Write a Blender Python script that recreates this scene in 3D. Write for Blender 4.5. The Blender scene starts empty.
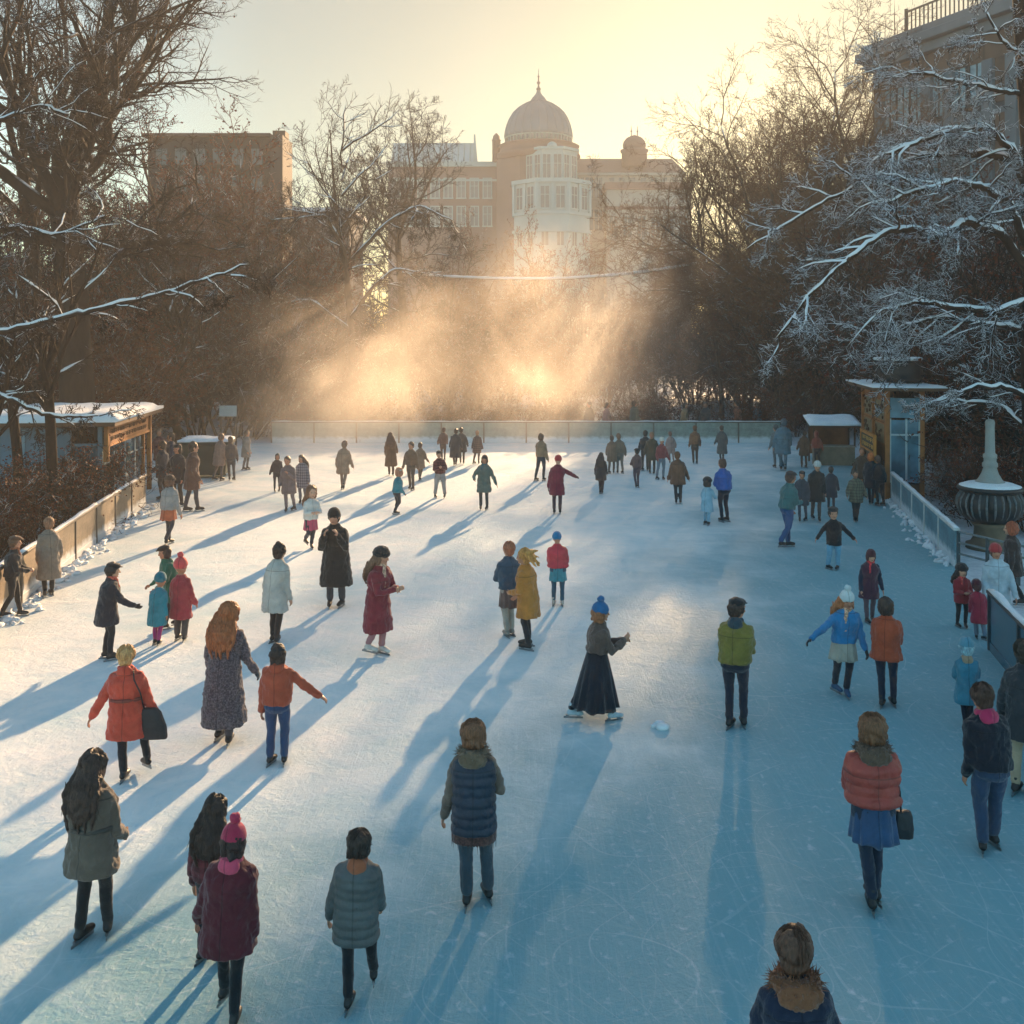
import bpy, math, random
from mathutils import Vector, Matrix, noise as mnoise
R = math.radians
C = bpy.context.scene.collection
SC = bpy.context.scene
HC, F, HY = 5.2, 1000.0, 337.0          # camera height, focal length in px, horizon row

def gx(px, Y): return (px - 512.0) / F * Y
def gz(py, Y): return HC + (HY - py) / F * Y
def ground(px, py):
    Y = HC * F / (py - HY)
    return gx(px, Y), Y

# ---------------------------------------------------------------- materials
def s2l(h):
    h = h.lstrip('#'); o = []
    for i in (0, 2, 4):
        c = int(h[i:i + 2], 16) / 255.0
        o.append(c / 12.92 if c <= 0.04045 else ((c + 0.055) / 1.055) ** 2.4)
    return (o[0], o[1], o[2], 1.0)

class NT:
    def __init__(s, name):
        s.m = bpy.data.materials.new(name); s.m.use_nodes = True
        s.t = s.m.node_tree; s.n = s.t.nodes; s.b = s.n['Principled BSDF']; s.o = s.n['Material Output']
    def node(s, typ, **kw):
        n = s.n.new(typ)
        for k, v in kw.items():
            if k in n.inputs: n.inputs[k].default_value = v
            else: setattr(n, k, v)
        return n
    def l(s, a, b): s.t.links.new(a, b)
    def coord(s, scale=(1, 1, 1), kind='Object'):
        tc = s.node('ShaderNodeTexCoord'); mp = s.node('ShaderNodeMapping')
        mp.inputs['Scale'].default_value = scale
        s.l(tc.outputs[kind], mp.inputs['Vector']); return mp.outputs['Vector']
    def noise(s, vec, scale, detail=4, rough=.55, dist=0):
        n = s.node('ShaderNodeTexNoise'); n.inputs['Scale'].default_value = scale
        n.inputs['Detail'].default_value = detail; n.inputs['Roughness'].default_value = rough
        n.inputs['Distortion'].default_value = dist
        s.l(vec, n.inputs['Vector']); return n.outputs['Fac']
    def ramp(s, fac, stops):
        r = s.node('ShaderNodeValToRGB'); e = r.color_ramp.elements
        while len(e) < len(stops): e.new(0.5)
        for i, (p, c) in enumerate(stops):
            e[i].position = p; e[i].color = c if len(c) == 4 else (*c, 1)
        s.l(fac, r.inputs['Fac']); return r.outputs['Color']
    def mix(s, fac, a, b, mode='MIX'):
        m = s.node('ShaderNodeMix', data_type='RGBA', blend_type=mode)
        for sock, v in ((m.inputs[0], fac), (m.inputs[6], a), (m.inputs[7], b)):
            if isinstance(v, bpy.types.NodeSocket): s.l(v, sock)
            else: sock.default_value = v
        return m.outputs[2]
    def math(s, op, a, b=0.0, clamp=False):
        m = s.node('ShaderNodeMath', operation=op); m.use_clamp = clamp
        for sock, v in ((m.inputs[0], a), (m.inputs[1], b)):
            if isinstance(v, bpy.types.NodeSocket): s.l(v, sock)
            else: sock.default_value = v
        return m.outputs[0]
    def bump(s, h, strength=.3, dist=.02):
        b = s.node('ShaderNodeBump'); b.inputs['Strength'].default_value = strength
        b.inputs['Distance'].default_value = dist
        s.l(h, b.inputs['Height']); s.l(b.outputs[0], s.b.inputs['Normal'])
    def col(s, c):
        if isinstance(c, bpy.types.NodeSocket): s.l(c, s.b.inputs['Base Color'])
        else: s.b.inputs['Base Color'].default_value = c
    def set(s, **kw):
        for k, v in kw.items(): s.b.inputs[k.replace('_', ' ')].default_value = v

def sc(c, k): return (min(1, c[0] * k), min(1, c[1] * k), min(1, c[2] * k), 1)

_MC = {}
def plain(hexc, rough=.7, var=.25, nscale=6, metal=0, bump=.15, key=''):
    k = ('plain', hexc, rough, var, nscale, metal, bump)
    if k in _MC: return _MC[k]
    m = NT('surface_' + hexc.strip('#')); c = s2l(hexc); v = m.coord()
    n = m.noise(v, nscale, 5)
    m.col(m.ramp(n, [(.3, sc(c, 1 - var)), (.7, sc(c, 1 + var))]))
    m.set(Roughness=rough, Metallic=metal)
    if bump: m.bump(m.noise(v, nscale * 6, 4), bump, .02)
    _MC[k] = m.m; return m.m

def fabric(hexc, kind='wool'):
    k = ('fab', hexc, kind)
    if k in _MC: return _MC[k]
    m = NT('fabric_' + hexc.strip('#')); c = s2l(hexc); g_ = .3 * c[0] + .5 * c[1] + .2 * c[2]; c = tuple(min(.9, (q * .88 + g_ * .12) * 1.25 + .003) for q in c[:3]) + (1,); v = m.coord()
    big = m.noise(v, 4.5, 4, .6, .4)
    col = m.ramp(big, [(.25, sc(c, .68)), (.55, c), (.8, sc(c, 1.28))])
    if kind == 'tweed':
        sp = m.noise(v, 45, 3, .7)
        col = m.mix(m.ramp(sp, [(.42, (0, 0, 0)), (.62, (1, 1, 1))]), sc(c, .6), sc(c, 1.7))
    if kind == 'plaid':
        sx_ = m.node('ShaderNodeSeparateXYZ'); m.l(v, sx_.inputs[0])
        st_ = m.math('ADD', m.math('GREATER_THAN', m.math('SINE', m.math('MULTIPLY', m.math('ADD', sx_.outputs[0], sx_.outputs[1]), 75)), .1), m.math('GREATER_THAN', m.math('SINE', m.math('MULTIPLY', sx_.outputs[2], 75)), .1))
        col = m.mix(m.math('MULTIPLY', st_, .5), sc(c, .6), sc(c, 1.45))
    if kind == 'denim':
        col = m.mix(m.math('MULTIPLY', m.noise(v, 9, 3), .7), col, sc(c, 1.7))
    # tailoring: centre seam and yoke seam pressed into the cloth
    groove = None
    if kind in ('wool', 'tweed', 'shell', 'plaid', 'denim'):
        sx = m.node('ShaderNodeSeparateXYZ'); m.l(v, sx.inputs[0])
        g1 = m.math('LESS_THAN', m.math('ABSOLUTE', sx.outputs[0]), .0055)
        g2 = m.math('LESS_THAN', m.math('ABSOLUTE', m.math('SUBTRACT', sx.outputs[2], 1.24)), .006)
        groove = m.math('MAXIMUM', g1, g2); col = m.mix(m.math('MULTIPLY', groove, .55), col, sc(c, .25))
    m.col(col)
    fine = m.noise(v, 130 if kind != 'fur' else 70, 3, .7)
    fold = m.noise(m.coord((1, 1, .55)), 9 if kind != 'fur' else 24, 3, .5, .3)
    h = m.math('ADD', m.math('MULTIPLY', fine, .12), fold)
    if groove: h = m.math('SUBTRACT', h, m.math('MULTIPLY', groove, .25))
    m.bump(h, .6 if kind in ('wool', 'tweed', 'denim') else .5, .06)
    if kind == 'shell': m.set(Roughness=.5); m.b.inputs['Sheen Weight'].default_value = .05
    else:
        m.set(Roughness=.85); m.b.inputs['Sheen Weight'].default_value = .25
        m.b.inputs['Sheen Roughness'].default_value = .5
        m.b.inputs['Specular IOR Level'].default_value = .25
    _MC[k] = m.m; return m.m

def hairmat(hexc):
    k = ('hair', hexc)
    if k in _MC: return _MC[k]
    m = NT('hair_' + hexc.strip('#')); c = tuple(min(.8, q * 1.7 + .008) for q in s2l(hexc)[:3]) + (1,)
    v = m.coord((1, 1, .12)); n = m.noise(v, 75, 4, .7, .3)
    m.col(m.ramp(n, [(.3, sc(c, .45)), (.5, c), (.72, sc(c, 1.9))]))
    m.bump(n, .8, .02); m.set(Roughness=.45); m.b.inputs['Specular IOR Level'].default_value = .4
    _MC[k] = m.m; return m.m

def skinmat(hexc='#c08a6c'):
    k = ('skin', hexc)
    if k in _MC: return _MC[k]
    m = NT('skin'); c = s2l(hexc); v = m.coord()
    m.col(m.ramp(m.noise(v, 14, 3), [(.3, sc(c, .85)), (.7, (min(1, c[0] * 1.12), c[1], c[2], 1))]))
    m.set(Roughness=.5); m.b.inputs['Subsurface Weight'].default_value = .0
    _MC[k] = m.m; return m.m

def snowmat():
    if 'snow' in _MC: return _MC['snow']
    m = NT('snow'); v = m.coord(kind='Object')
    n = m.noise(v, 2.2, 6, .6)
    m.col(m.ramp(n, [(.3, (.74, .77, .82)), (.7, (.86, .88, .9))]))
    m.bump(m.math('ADD', n, m.math('MULTIPLY', m.noise(v, 35, 4, .7), .3)), .6, .08)
    m.set(Roughness=.7); _MC['snow'] = m.m; return m.m

def barkmat(name, hexc, snow=.35, thr=.35):
    m = NT(name); c = s2l(hexc); v = m.coord(kind='Object')
    n = m.noise(m.coord((1, 1, .25)), 9, 5, .65)
    bark = m.ramp(n, [(.3, sc(c, .5)), (.6, c), (.8, sc(c, 1.6))])
    geo = m.node('ShaderNodeNewGeometry'); sep = m.node('ShaderNodeSeparateXYZ')
    m.l(geo.outputs['Normal'], sep.inputs[0])
    up = m.math('SUBTRACT', sep.outputs[2], thr)
    patch = m.math('SUBTRACT', m.noise(v, 1.1, 4, .6), 1 - snow - .25)
    f = m.math('MULTIPLY', m.math('MULTIPLY', up, 5, True), m.math('MULTIPLY', patch, 6, True), True)
    m.col(m.mix(f, bark, (.78, .82, .88, 1)))
    m.bump(n, .7, .04); m.set(Roughness=.9); m.b.inputs['Specular IOR Level'].default_value = .15
    return m.m

def leafmat(name, a, b):
    m = NT(name); oi = m.noise(m.coord(), 1.4, 3)
    g = m.noise(m.coord(), 23, 2)
    col = m.mix(m.math('MULTIPLY', g, 1.0), s2l(a), s2l(b))
    m.col(m.mix(m.ramp(oi, [(.35, (0, 0, 0)), (.65, (1, 1, 1))]), col, sc(s2l(a), .6)))
    m.set(Roughness=.7); m.b.inputs['Specular IOR Level'].default_value = .2
    return m.m

def glassmat(hexc='#3a5a68', rough=.12):
    k = ('glass', hexc, rough)
    if k in _MC: return _MC[k]
    m = NT('window_glass'); c = s2l(hexc); n = m.noise(m.coord(), 1.3, 3)
    m.col(m.ramp(n, [(.35, sc(c, .5)), (.65, sc(c, 1.3))]))
    m.set(Roughness=rough); m.b.inputs['Specular IOR Level'].default_value = .8
    _MC[k] = m.m; return m.m

# ---------------------------------------------------------------- mesh building
class B:
    def __init__(s): s.v = []; s.f = []
    def box(s, x0, x1, y0, y1, z0, z1, M=None):
        i = len(s.v)
        for z in (z0, z1):
            for x, y in ((x0, y0), (x1, y0), (x1, y1), (x0, y1)):
                p = Vector((x, y, z)); s.v.append(tuple(M @ p if M else p))
        s.f += [(i, i + 3, i + 2, i + 1), (i + 4, i + 5, i + 6, i + 7)] + \
               [(i + k, i + (k + 1) % 4, i + 4 + (k + 1) % 4, i + 4 + k) for k in range(4)]
        return s
    def rings(s, rings, cap=True, T=None):
        n = len(rings[0]); i = len(s.v)
        for r in rings:
            for p in r: s.v.append(tuple(T(Vector(p))) if T else tuple(p))
        for a in range(len(rings) - 1):
            for k in range(n):
                k2 = (k + 1) % n
                s.f.append((i + a * n + k, i + a * n + k2, i + (a + 1) * n + k2, i + (a + 1) * n + k))
        if cap:
            s.f.append(tuple(i + k for k in reversed(range(n))))
            j = i + (len(rings) - 1) * n
            s.f.append(tuple(j + k for k in range(n)))
        return s
    def lathe(s, prof, n=24, c=(0, 0, 0), cap=True, T=None):
        return s.rings([[(c[0] + r * math.cos(2 * math.pi * k / n), c[1] + r * math.sin(2 * math.pi * k / n), c[2] + z)
                         for k in range(n)] for r, z in prof], cap, T)
    def loft(s, prof, n=16, T=None, e=2.0):
        rs = []
        for (x, y, z, a, b) in prof:
            ring = []
            for k in range(n):
                t = 2 * math.pi * k / n; ct, st = math.cos(t), math.sin(t)
                ring.append((x + a * math.copysign(abs(ct) ** (2 / e), ct), y + b * math.copysign(abs(st) ** (2 / e), st), z))
            rs.append(ring)
        return s.rings(rs, True, T)
    def tube(s, pts, rad, n=10, round_=True, T=None):
        pts = [Vector(p) for p in pts]; rad = list(rad)
        d0 = (pts[1] - pts[0]).normalized(); d1 = (pts[-1] - pts[-2]).normalized()
        if round_:
            P = [pts[0] - d0 * rad[0] * .92, pts[0] - d0 * rad[0] * .6] + pts + [pts[-1] + d1 * rad[-1] * .6, pts[-1] + d1 * rad[-1] * .92]
            Q = [rad[0] * .38, rad[0] * .8] + rad + [rad[-1] * .8, rad[-1] * .38]
        else: P, Q = pts, rad
        up = Vector((0, 0, 1)) if abs(d0.z) < .9 else Vector((0, 1, 0))
        rs = []; a = d0.cross(up).normalized()
        for i, p in enumerate(P):
            if i == 0: d = P[1] - p
            elif i == len(P) - 1: d = p - P[i - 1]
            else: d = P[i + 1] - P[i - 1]
            d = d.normalized() if d.length > 1e-9 else d0
            a = (a - d * a.dot(d)); a = a.normalized() if a.length > 1e-6 else d.orthogonal().normalized()
            b = d.cross(a)
            rs.append([p + (a * math.cos(2 * math.pi * k / n) + b * math.sin(2 * math.pi * k / n)) * Q[i] for k in range(n)])
        return s.rings(rs, True, T)
    def ell(s, c, r, M=None, T=None, n=14, m=9):
        c = Vector(c); rs = []
        for j in range(m + 1):
            ph = -math.pi / 2 + math.pi * (j + .25) / (m + .5)
            ring = []
            for k in range(n):
                t = 2 * math.pi * k / n
                p = Vector((r[0] * math.cos(ph) * math.cos(t), r[1] * math.cos(ph) * math.sin(t), r[2] * math.sin(ph)))
                ring.append(c + (M @ p if M else p))
            rs.append(ring)
        return s.rings(rs, True, T)
    def torus(s, c, a, b, r, n=20, k=8, T=None, rz=None):
        rs = []
        i = len(s.v); rz = rz or r
        for u in range(n):
            t = 2 * math.pi * u / n
            for w in range(k):
                q = 2 * math.pi * w / k
                p = Vector((c[0] + (a + r * math.cos(q)) * math.cos(t), c[1] + (b + r * math.cos(q)) * math.sin(t), c[2] + rz * math.sin(q)))
                s.v.append(tuple(T(p)) if T else tuple(p))
        for u in range(n):
            for w in range(k):
                u2, w2 = (u + 1) % n, (w + 1) % k
                s.f.append((i + u * k + w, i + u2 * k + w, i + u2 * k + w2, i + u * k + w2))
        return s
    def quad(s, a, b, c, d):
        i = len(s.v); s.v += [tuple(a), tuple(b), tuple(c), tuple(d)]; s.f.append((i, i + 1, i + 2, i + 3)); return s
    def mesh(s, name, smooth=False):
        me = bpy.data.meshes.new(name); me.from_pydata(s.v, [], s.f); me.update()
        if smooth: me.polygons.foreach_set('use_smooth', [True] * len(me.polygons))
        return me
    def obj(s, name, mat, parent=None, smooth=False, loc=None):
        o = bpy.data.objects.new(name, s.mesh(name, smooth)); C.objects.link(o)
        if mat: o.data.materials.append(mat)
        if parent: o.parent = parent
        if loc: o.location = loc
        return o

def bev(o, w=.02, seg=2):
    m = o.modifiers.new('bevel', 'BEVEL'); m.width = w; m.segments = seg; m.limit_method = 'ANGLE'; return o

def tag(o, label=None, cat=None, group=None, kind=None):
    if label: o['label'] = label
    if cat: o['category'] = cat
    if group: o['group'] = group
    if kind: o['kind'] = kind
    return o

def thing(name, label, cat, loc=(0, 0, 0), rotz=0, group=None):
    o = bpy.data.objects.new(name, None); C.objects.link(o)
    o.empty_display_size = .2
    o.location = loc; o.rotation_euler = (0, 0, rotz)
    return tag(o, label, cat, group)

def copy_tree(o, parent=None):
    c = o.copy(); C.objects.link(c)
    if parent: c.parent = parent
    for ch in list(o.children): copy_tree(ch, c)
    return c

# ---------------------------------------------------------------- camera, light, world
cam = bpy.data.objects.new('camera', bpy.data.cameras.new('camera')); C.objects.link(cam)
cam.location = (0, 0, HC); cam.rotation_euler = (R(90), 0, 0)
cam.data.sensor_width = 36; cam.data.lens = 36 * F / 1024; cam.data.shift_y = -(512 - HY) / 1024
cam.data.clip_end = 3000; cam.data.clip_start = .1
SC.camera = cam
SUN_AZ, SUN_EL = R(12.8), R(14.5)
w = bpy.data.worlds.new('World'); SC.world = w; w.use_nodes = True
nt = w.node_tree; bg = nt.nodes['Background']; sky = nt.nodes.new('ShaderNodeTexSky')
sky.sky_type = 'NISHITA'; sky.sun_disc = False; sky.sun_elevation = SUN_EL; sky.sun_rotation = SUN_AZ
sky.air_density = 1.0; sky.dust_density = 1.0; sky.ozone_density = 1.0
# the low winter sun warms the sky round it and leaves the rest of the dome teal
sd = Vector((math.sin(SUN_AZ) * math.cos(SUN_EL), math.cos(SUN_AZ) * math.cos(SUN_EL), math.sin(SUN_EL)))
tcw = nt.nodes.new('ShaderNodeTexCoord'); dt = nt.nodes.new('ShaderNodeVectorMath'); dt.operation = 'DOT_PRODUCT'
dt.inputs[1].default_value = sd; nt.links.new(tcw.outputs['Generated'], dt.inputs[0])
rp = nt.nodes.new('ShaderNodeValToRGB'); els = rp.color_ramp.elements
els.new(.5); els.new(.5); els.new(.5); els.new(.5)
for el_, (p_, c_) in zip(els, ((0.0, (1.38, 1.90, 1.84)), (.60, (1.38, 1.84, 1.70)), (.80, (.74, .92, .88)), (.90, (.44, .51, .46)), (.97, (.34, .37, .335)), (1.0, (.25, .268, .24)))):
    el_.position = p_; el_.color = (*c_, 1)
nt.links.new(dt.outputs['Value'], rp.inputs[0])
mxw = nt.nodes.new('ShaderNodeMix'); mxw.data_type = 'RGBA'; mxw.blend_type = 'MULTIPLY'; mxw.inputs[0].default_value = 1
nt.links.new(sky.outputs[0], mxw.inputs[6]); nt.links.new(rp.outputs[0], mxw.inputs[7])
nt.links.new(mxw.outputs[2], bg.inputs[0]); bg.inputs[1].default_value = .15
sun = bpy.data.objects.new('sun', bpy.data.lights.new('sun', 'SUN')); C.objects.link(sun)
sun.data.energy = 14.5; sun.data.angle = R(1.0); sun.data.color = (1, .65, .35)
sd = Vector((math.sin(SUN_AZ) * math.cos(SUN_EL), math.cos(SUN_AZ) * math.cos(SUN_EL), math.sin(SUN_EL)))
sun.rotation_euler = sd.to_track_quat('Z', 'Y').to_euler(); sun.location = (40, 150, 60)
SC.view_settings.view_transform = 'Standard'; SC.view_settings.look = 'None'
SC.view_settings.exposure = 0; SC.view_settings.gamma = 1
SC.render.engine = 'CYCLES'
cy = SC.cycles
cy.use_denoising = True
try: cy.denoiser = 'OPENIMAGEDENOISE'
except Exception: pass
cy.use_adaptive_sampling = True; cy.adaptive_threshold = .04
cy.max_bounces = 5; cy.diffuse_bounces = 2; cy.glossy_bounces = 2; cy.transmission_bounces = 2
cy.volume_bounces = 2; cy.transparent_max_bounces = 8; cy.volume_max_steps = 96; cy.volume_step_rate = 1.0
cy.caustics_reflective = False; cy.caustics_refractive = False
# ================================================================ ground and ice
def snow_ground_mat():
    m = NT('trodden_snow'); v = m.coord()
    a = m.noise(v, .35, 6, .6); b = m.noise(v, 5, 6, .65)
    m.col(m.mix(m.ramp(b, [(.35, (0, 0, 0)), (.7, (1, 1, 1))]), (.56, .6, .66, 1), (.8, .82, .85, 1)))
    m.bump(m.math('ADD', m.math('MULTIPLY', a, 1.5), b), .8, .15); m.set(Roughness=.75); return m.m

def icemat():
    m = NT('skated_ice'); v = m.coord()
    big = m.noise(v, .22, 5, .6, .5)
    pat = m.noise(v, 1.3, 6, .65, .6)
    dust = m.ramp(m.math('ADD', m.math('MULTIPLY', big, .6), m.math('MULTIPLY', pat, .5)), [(.42, (0, 0, 0)), (.68, (1, 1, 1))])
    # blade scratches: strongly stretched noise in three directions
    scr = None
    for ang, sc_ in ((.3, 1), (1.25, 1.2), (-.5, .8)):
        tc = m.node('ShaderNodeTexCoord'); mp = m.node('ShaderNodeMapping')
        mp.inputs['Rotation'].default_value = (0, 0, ang); mp.inputs['Scale'].default_value = (16 * sc_, .35, 1)
        m.l(tc.outputs['Object'], mp.inputs['Vector'])
        s = m.ramp(m.noise(mp.outputs[0], 1.6, 3, .6, .35), [(.58, (0, 0, 0)), (.66, (1, 1, 1))])
        scr = s if scr is None else m.mix(1.0, scr, s, 'LIGHTEN')
    chop = m.noise(v, 9, 6, .7, .5)
    # long curved blade cuts: thin contour lines of slow noise
    cuts = None
    for off, k_, w_ in ((0.0, 31, .017), (13.7, 43, .015), (31.1, 23, .012), (51.3, 37, .013)):
        mp = m.node('ShaderNodeMapping'); mp.inputs['Location'].default_value = (off, off * .7, off); m.l(v, mp.inputs['Vector'])
        fr = m.math('FRACT', m.math('MULTIPLY', m.noise(mp.outputs[0], .16, 1.5, .4, .3), k_))
        ln = m.math('LESS_THAN', m.math('ABSOLUTE', m.math('SUBTRACT', fr, .5)), w_)
        ln = m.math('MULTIPLY', ln, m.ramp(m.noise(mp.outputs[0], .9, 3), [(.42, (0, 0, 0)), (.6, (1, 1, 1))]))
        cuts = ln if cuts is None else m.math('MAXIMUM', cuts, ln)
    # shade painted in: darker, bluer, smoother ice near right; paler snowy ice far left
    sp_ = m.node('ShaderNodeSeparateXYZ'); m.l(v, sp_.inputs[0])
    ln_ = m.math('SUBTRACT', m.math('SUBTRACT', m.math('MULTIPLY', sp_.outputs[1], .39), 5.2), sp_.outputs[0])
    near_ = m.math('MAXIMUM', m.math('SUBTRACT', 11.6, sp_.outputs[1]), 0.0)  # darkens the nearest ice further, standing in for foreground shade
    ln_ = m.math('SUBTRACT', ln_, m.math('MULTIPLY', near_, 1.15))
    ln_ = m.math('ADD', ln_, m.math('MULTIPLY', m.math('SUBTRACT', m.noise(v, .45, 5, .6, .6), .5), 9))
    shade_swept = m.node('ShaderNodeMapRange', interpolation_type='SMOOTHSTEP'); m.l(ln_, shade_swept.inputs['Value'])
    shade_swept.inputs['From Min'].default_value = -4.0; shade_swept.inputs['From Max'].default_value = 3.0
    shade_swept.inputs['To Min'].default_value = .04; shade_swept.inputs['To Max'].default_value = 1.0
    dust = m.mix(1.0, dust, m.ramp(shade_swept.outputs[0], [(0, (0, 0, 0)), (1, (1, 1, 1))]), 'MULTIPLY')
    clear = m.mix(shade_swept.outputs[0], (.17, .385, .45, 1), (.58, .73, .77, 1))  # dark teal carries the painted shade, pale blue the open ice
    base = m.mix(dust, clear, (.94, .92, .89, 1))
    base = m.mix(m.math('MULTIPLY', scr, .06), base, (.9, .92, .94, 1))
    base = m.mix(m.ramp(chop, [(.56, (0, 0, 0)), (.70, (.55, .55, .55))]), base, (.58, .68, .74, 1))
    base = m.mix(m.math('MULTIPLY', cuts, .15), base, (.93, .95, .97, 1))
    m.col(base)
    rg = m.mix(dust, (.55, .55, .55, 1), (.85, .85, .85, 1))
    m.l(rg, m.b.inputs['Roughness'])
    m.b.inputs['Specular IOR Level'].default_value = .22
    h = m.math('ADD', m.math('MULTIPLY', chop, .55), m.math('MULTIPLY', pat, 1.3))
    crumb = m.ramp(m.noise(v, 26, 5, .75, .4), [(.55, (0, 0, 0)), (.75, (1, 1, 1))])
    h = m.math('ADD', h, m.math('MULTIPLY', crumb, .22))
    h = m.math('SUBTRACT', h, m.math('MULTIPLY', cuts, .12))
    h = m.math('ADD', h, m.math('MULTIPLY', scr, -.04))
    m.bump(h, .55, .05)
    return m.m

random.seed(7)
g = B()
NX = 60
gr = B()
gr.quad((-700, -60, 0), (700, -60, 0), (700, 1500, 0), (-700, 1500, 0))
tag(gr.obj('ground', snow_ground_mat()), kind='structure')

ICE = [(-7.0, 2), (-9.1, 16), (-9.6, 19.5), (-11.3, 30.8), (-15.5, 33), (-14.5, 42), (-12.6, 49), (13.2, 49),
       (14.5, 40), (13.3, 33.5), (12.1, 31.7), (10.06, 22.6), (7.9, 15.85), (6.6, 11), (5.6, 2)]
b = B(); b.v = [(x, y, .004) for x, y in ICE]; b.f = [tuple(reversed(range(len(ICE))))]
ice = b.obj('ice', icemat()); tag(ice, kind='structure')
ice.data.flip_normals() if ice.data.polygons[0].normal.z < 0 else None

# snow lumps pushed against the boards: one mass nobody could count
def snow_bank(path, seed, side):
    rnd = random.Random(seed); bb = B()
    for (a, c) in zip(path[:-1], path[1:]):
        a, c = Vector((*a, 0)), Vector((*c, 0)); L = (c - a).length; n = int(L * 14)
        t = (c - a).normalized(); nrm = Vector((-t.y, t.x, 0)) * side
        for k in range(n):
            p = a + (c - a) * rnd.random() + nrm * (.08 + abs(rnd.gauss(0, .16)))
            r = rnd.uniform(.02, .06) + .07 * rnd.random() ** 4
            Mx = Matrix.Rotation(rnd.uniform(0, 3), 3, 'Z')
            i0 = len(bb.v)
            bb.ell(p + Vector((0, 0, r * .25)), (r * rnd.uniform(.8, 1.7), r, r * rnd.uniform(.5, .9)), Mx, n=7, m=4)
            for q in range(i0, len(bb.v)):
                vv = Vector(bb.v[q]); nn = mnoise.noise(vv * 14) * .8 * r
                bb.v[q] = (vv.x + nn, vv.y + nn, max(.001, vv.z + nn))
    return bb
LW = [(-8.6, 12.5), (-9.1, 16), (-9.6, 19.5), (-10.5, 25.2), (-11.3, 30.8)]
RW = [(12.1, 31.7), (11.2, 27.6), (10.06, 22.6)]
RW2 = [(7.95, 16.3), (7.2, 13.2), (6.7, 11)]
tag(snow_bank(LW, 1, -1).obj('snow_bank', snowmat(), smooth=True), 'crusty ridge of scraped snow along the foot of the beige left boards', kind='stuff')
tag(snow_bank([(12.1, 31.7), (11.2, 27.6), (10.06, 22.6)], 2, -1).obj('snow_bank', snowmat(), smooth=True),
    'crusty ridge of scraped snow along the foot of the blue right boards', kind='stuff')
# chunk of snow on the ice
x, y = ground(658, 727)
b = B(); rnd = random.Random(4)
for k in range(7):
    r = rnd.uniform(.03, .075); b.ell((rnd.gauss(0, .07), rnd.gauss(0, .05), r * .4), (r * 1.2, r, r * .7), n=8, m=5)
o = b.obj('snow_clump', snowmat(), smooth=True, loc=(x, y, .004))
tag(o, 'small clump of loose snow lying alone on the ice beside the long-skirted skater', 'snow clump')

# ================================================================ rink boards
def boards(name, label, path, h, pm, rm, seglen=2.0, snow=True):
    p0 = path[0]; root = thing(name, label, 'barrier', (p0[0], p0[1], 0))
    for a, c in zip(path[:-1], path[1:]):
        a, c = Vector(a), Vector(c); L = (c - a).length; n = max(1, round(L / seglen)); ang = math.atan2(c.y - a.y, c.x - a.x)
        for k in range(n):
            p = a + (c - a) * (k / n) - Vector(p0); l = L / n
            b = B().box(.035, l - .035, -.025, .025, .06, h - .07)
            b.box(.035, l - .035, -.035, .035, .0, .16)
            o = b.obj('panel', pm, root, loc=(p.x, p.y, 0)); o.rotation_euler.z = ang; bev(o, .008)
            b = B().box(-.035, .035, -.05, .05, 0, h - .06)
            o = b.obj('post', rm, root, loc=(p.x, p.y, 0)); o.rotation_euler.z = ang; bev(o, .008)
        q = a - Vector(p0)
        o = B().box(-.04, L + .04, -.07, .07, h - .06, h).obj('top_rail', rm, root, loc=(q.x, q.y, 0)); o.rotation_euler.z = ang; bev(o, .015)
        if snow:
            rs = []; rnd = random.Random(int(L * 10)); m = max(6, int(L * 4))
            for i in range(m + 1):
                t = i / m; hh = .012 + .045 * abs(mnoise.noise(Vector((t * L * .9, a.x, 3.1)))) * 1.6; ww = .05 + .015 * rnd.random()
                rs.append([(t * L, -ww, h), (t * L, ww, h), (t * L, ww * .7, h + hh), (t * L, -ww * .7, h + hh)])
            o = B().rings(rs).obj('snow_cap', snowmat(), root, smooth=True, loc=(q.x, q.y, .002)); o.rotation_euler.z = ang
    return root
def boardmat(hexc):
    m = NT('scuffed_boards'); c = s2l(hexc); v = m.coord(kind='Generated'); w_ = m.coord((.6, .6, 6)); o_ = m.coord()
    streak = m.noise(w_, 3, 5, .7, .3); grime = m.noise(o_, 2.5, 5, .7)
    col = m.ramp(grime, [(.3, sc(c, .62)), (.65, sc(c, 1.18))])
    col = m.mix(m.ramp(streak, [(.56, (0, 0, 0)), (.7, (.6, .6, .6))]), col, sc(c, .4))
    sz = m.node('ShaderNodeSeparateXYZ'); m.l(o_, sz.inputs[0])
    frost = m.math('MULTIPLY', m.math('SUBTRACT', m.math('ADD', .18, m.math('MULTIPLY', grime, .35)), sz.outputs[2]), 6, True)
    m.col(m.mix(m.math('MULTIPLY', frost, .75), col, (.74, .78, .82, 1))); m.set(Roughness=.55); m.bump(streak, .15, .01); return m.m
pm_l = boardmat('#85745f'); pm_r = boardmat('#5c8796'); pm_f = boardmat('#8d958a')
rail_l = plain('#5b5046', .6, .25, 4); rail_r = plain('#c3c6c4', .5, .2, 4); rail_f = plain('#6d5f50', .7, .2, 3)
boards('rink_barrier', 'beige panelled rink boards running along the left edge of the ice', LW, .98, pm_l, rail_l)
boards('rink_barrier', 'long pale green rink boards closing the far end of the ice', [(-11.8, 49.1), (13.2, 49.1)], 1.05, pm_f, rail_f)
boards('rink_barrier', 'pale blue panelled rink boards below the fluted basin on the right', [(12.1, 31.8), (10.0, 22.5)], .9, pm_r, rail_r)
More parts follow.
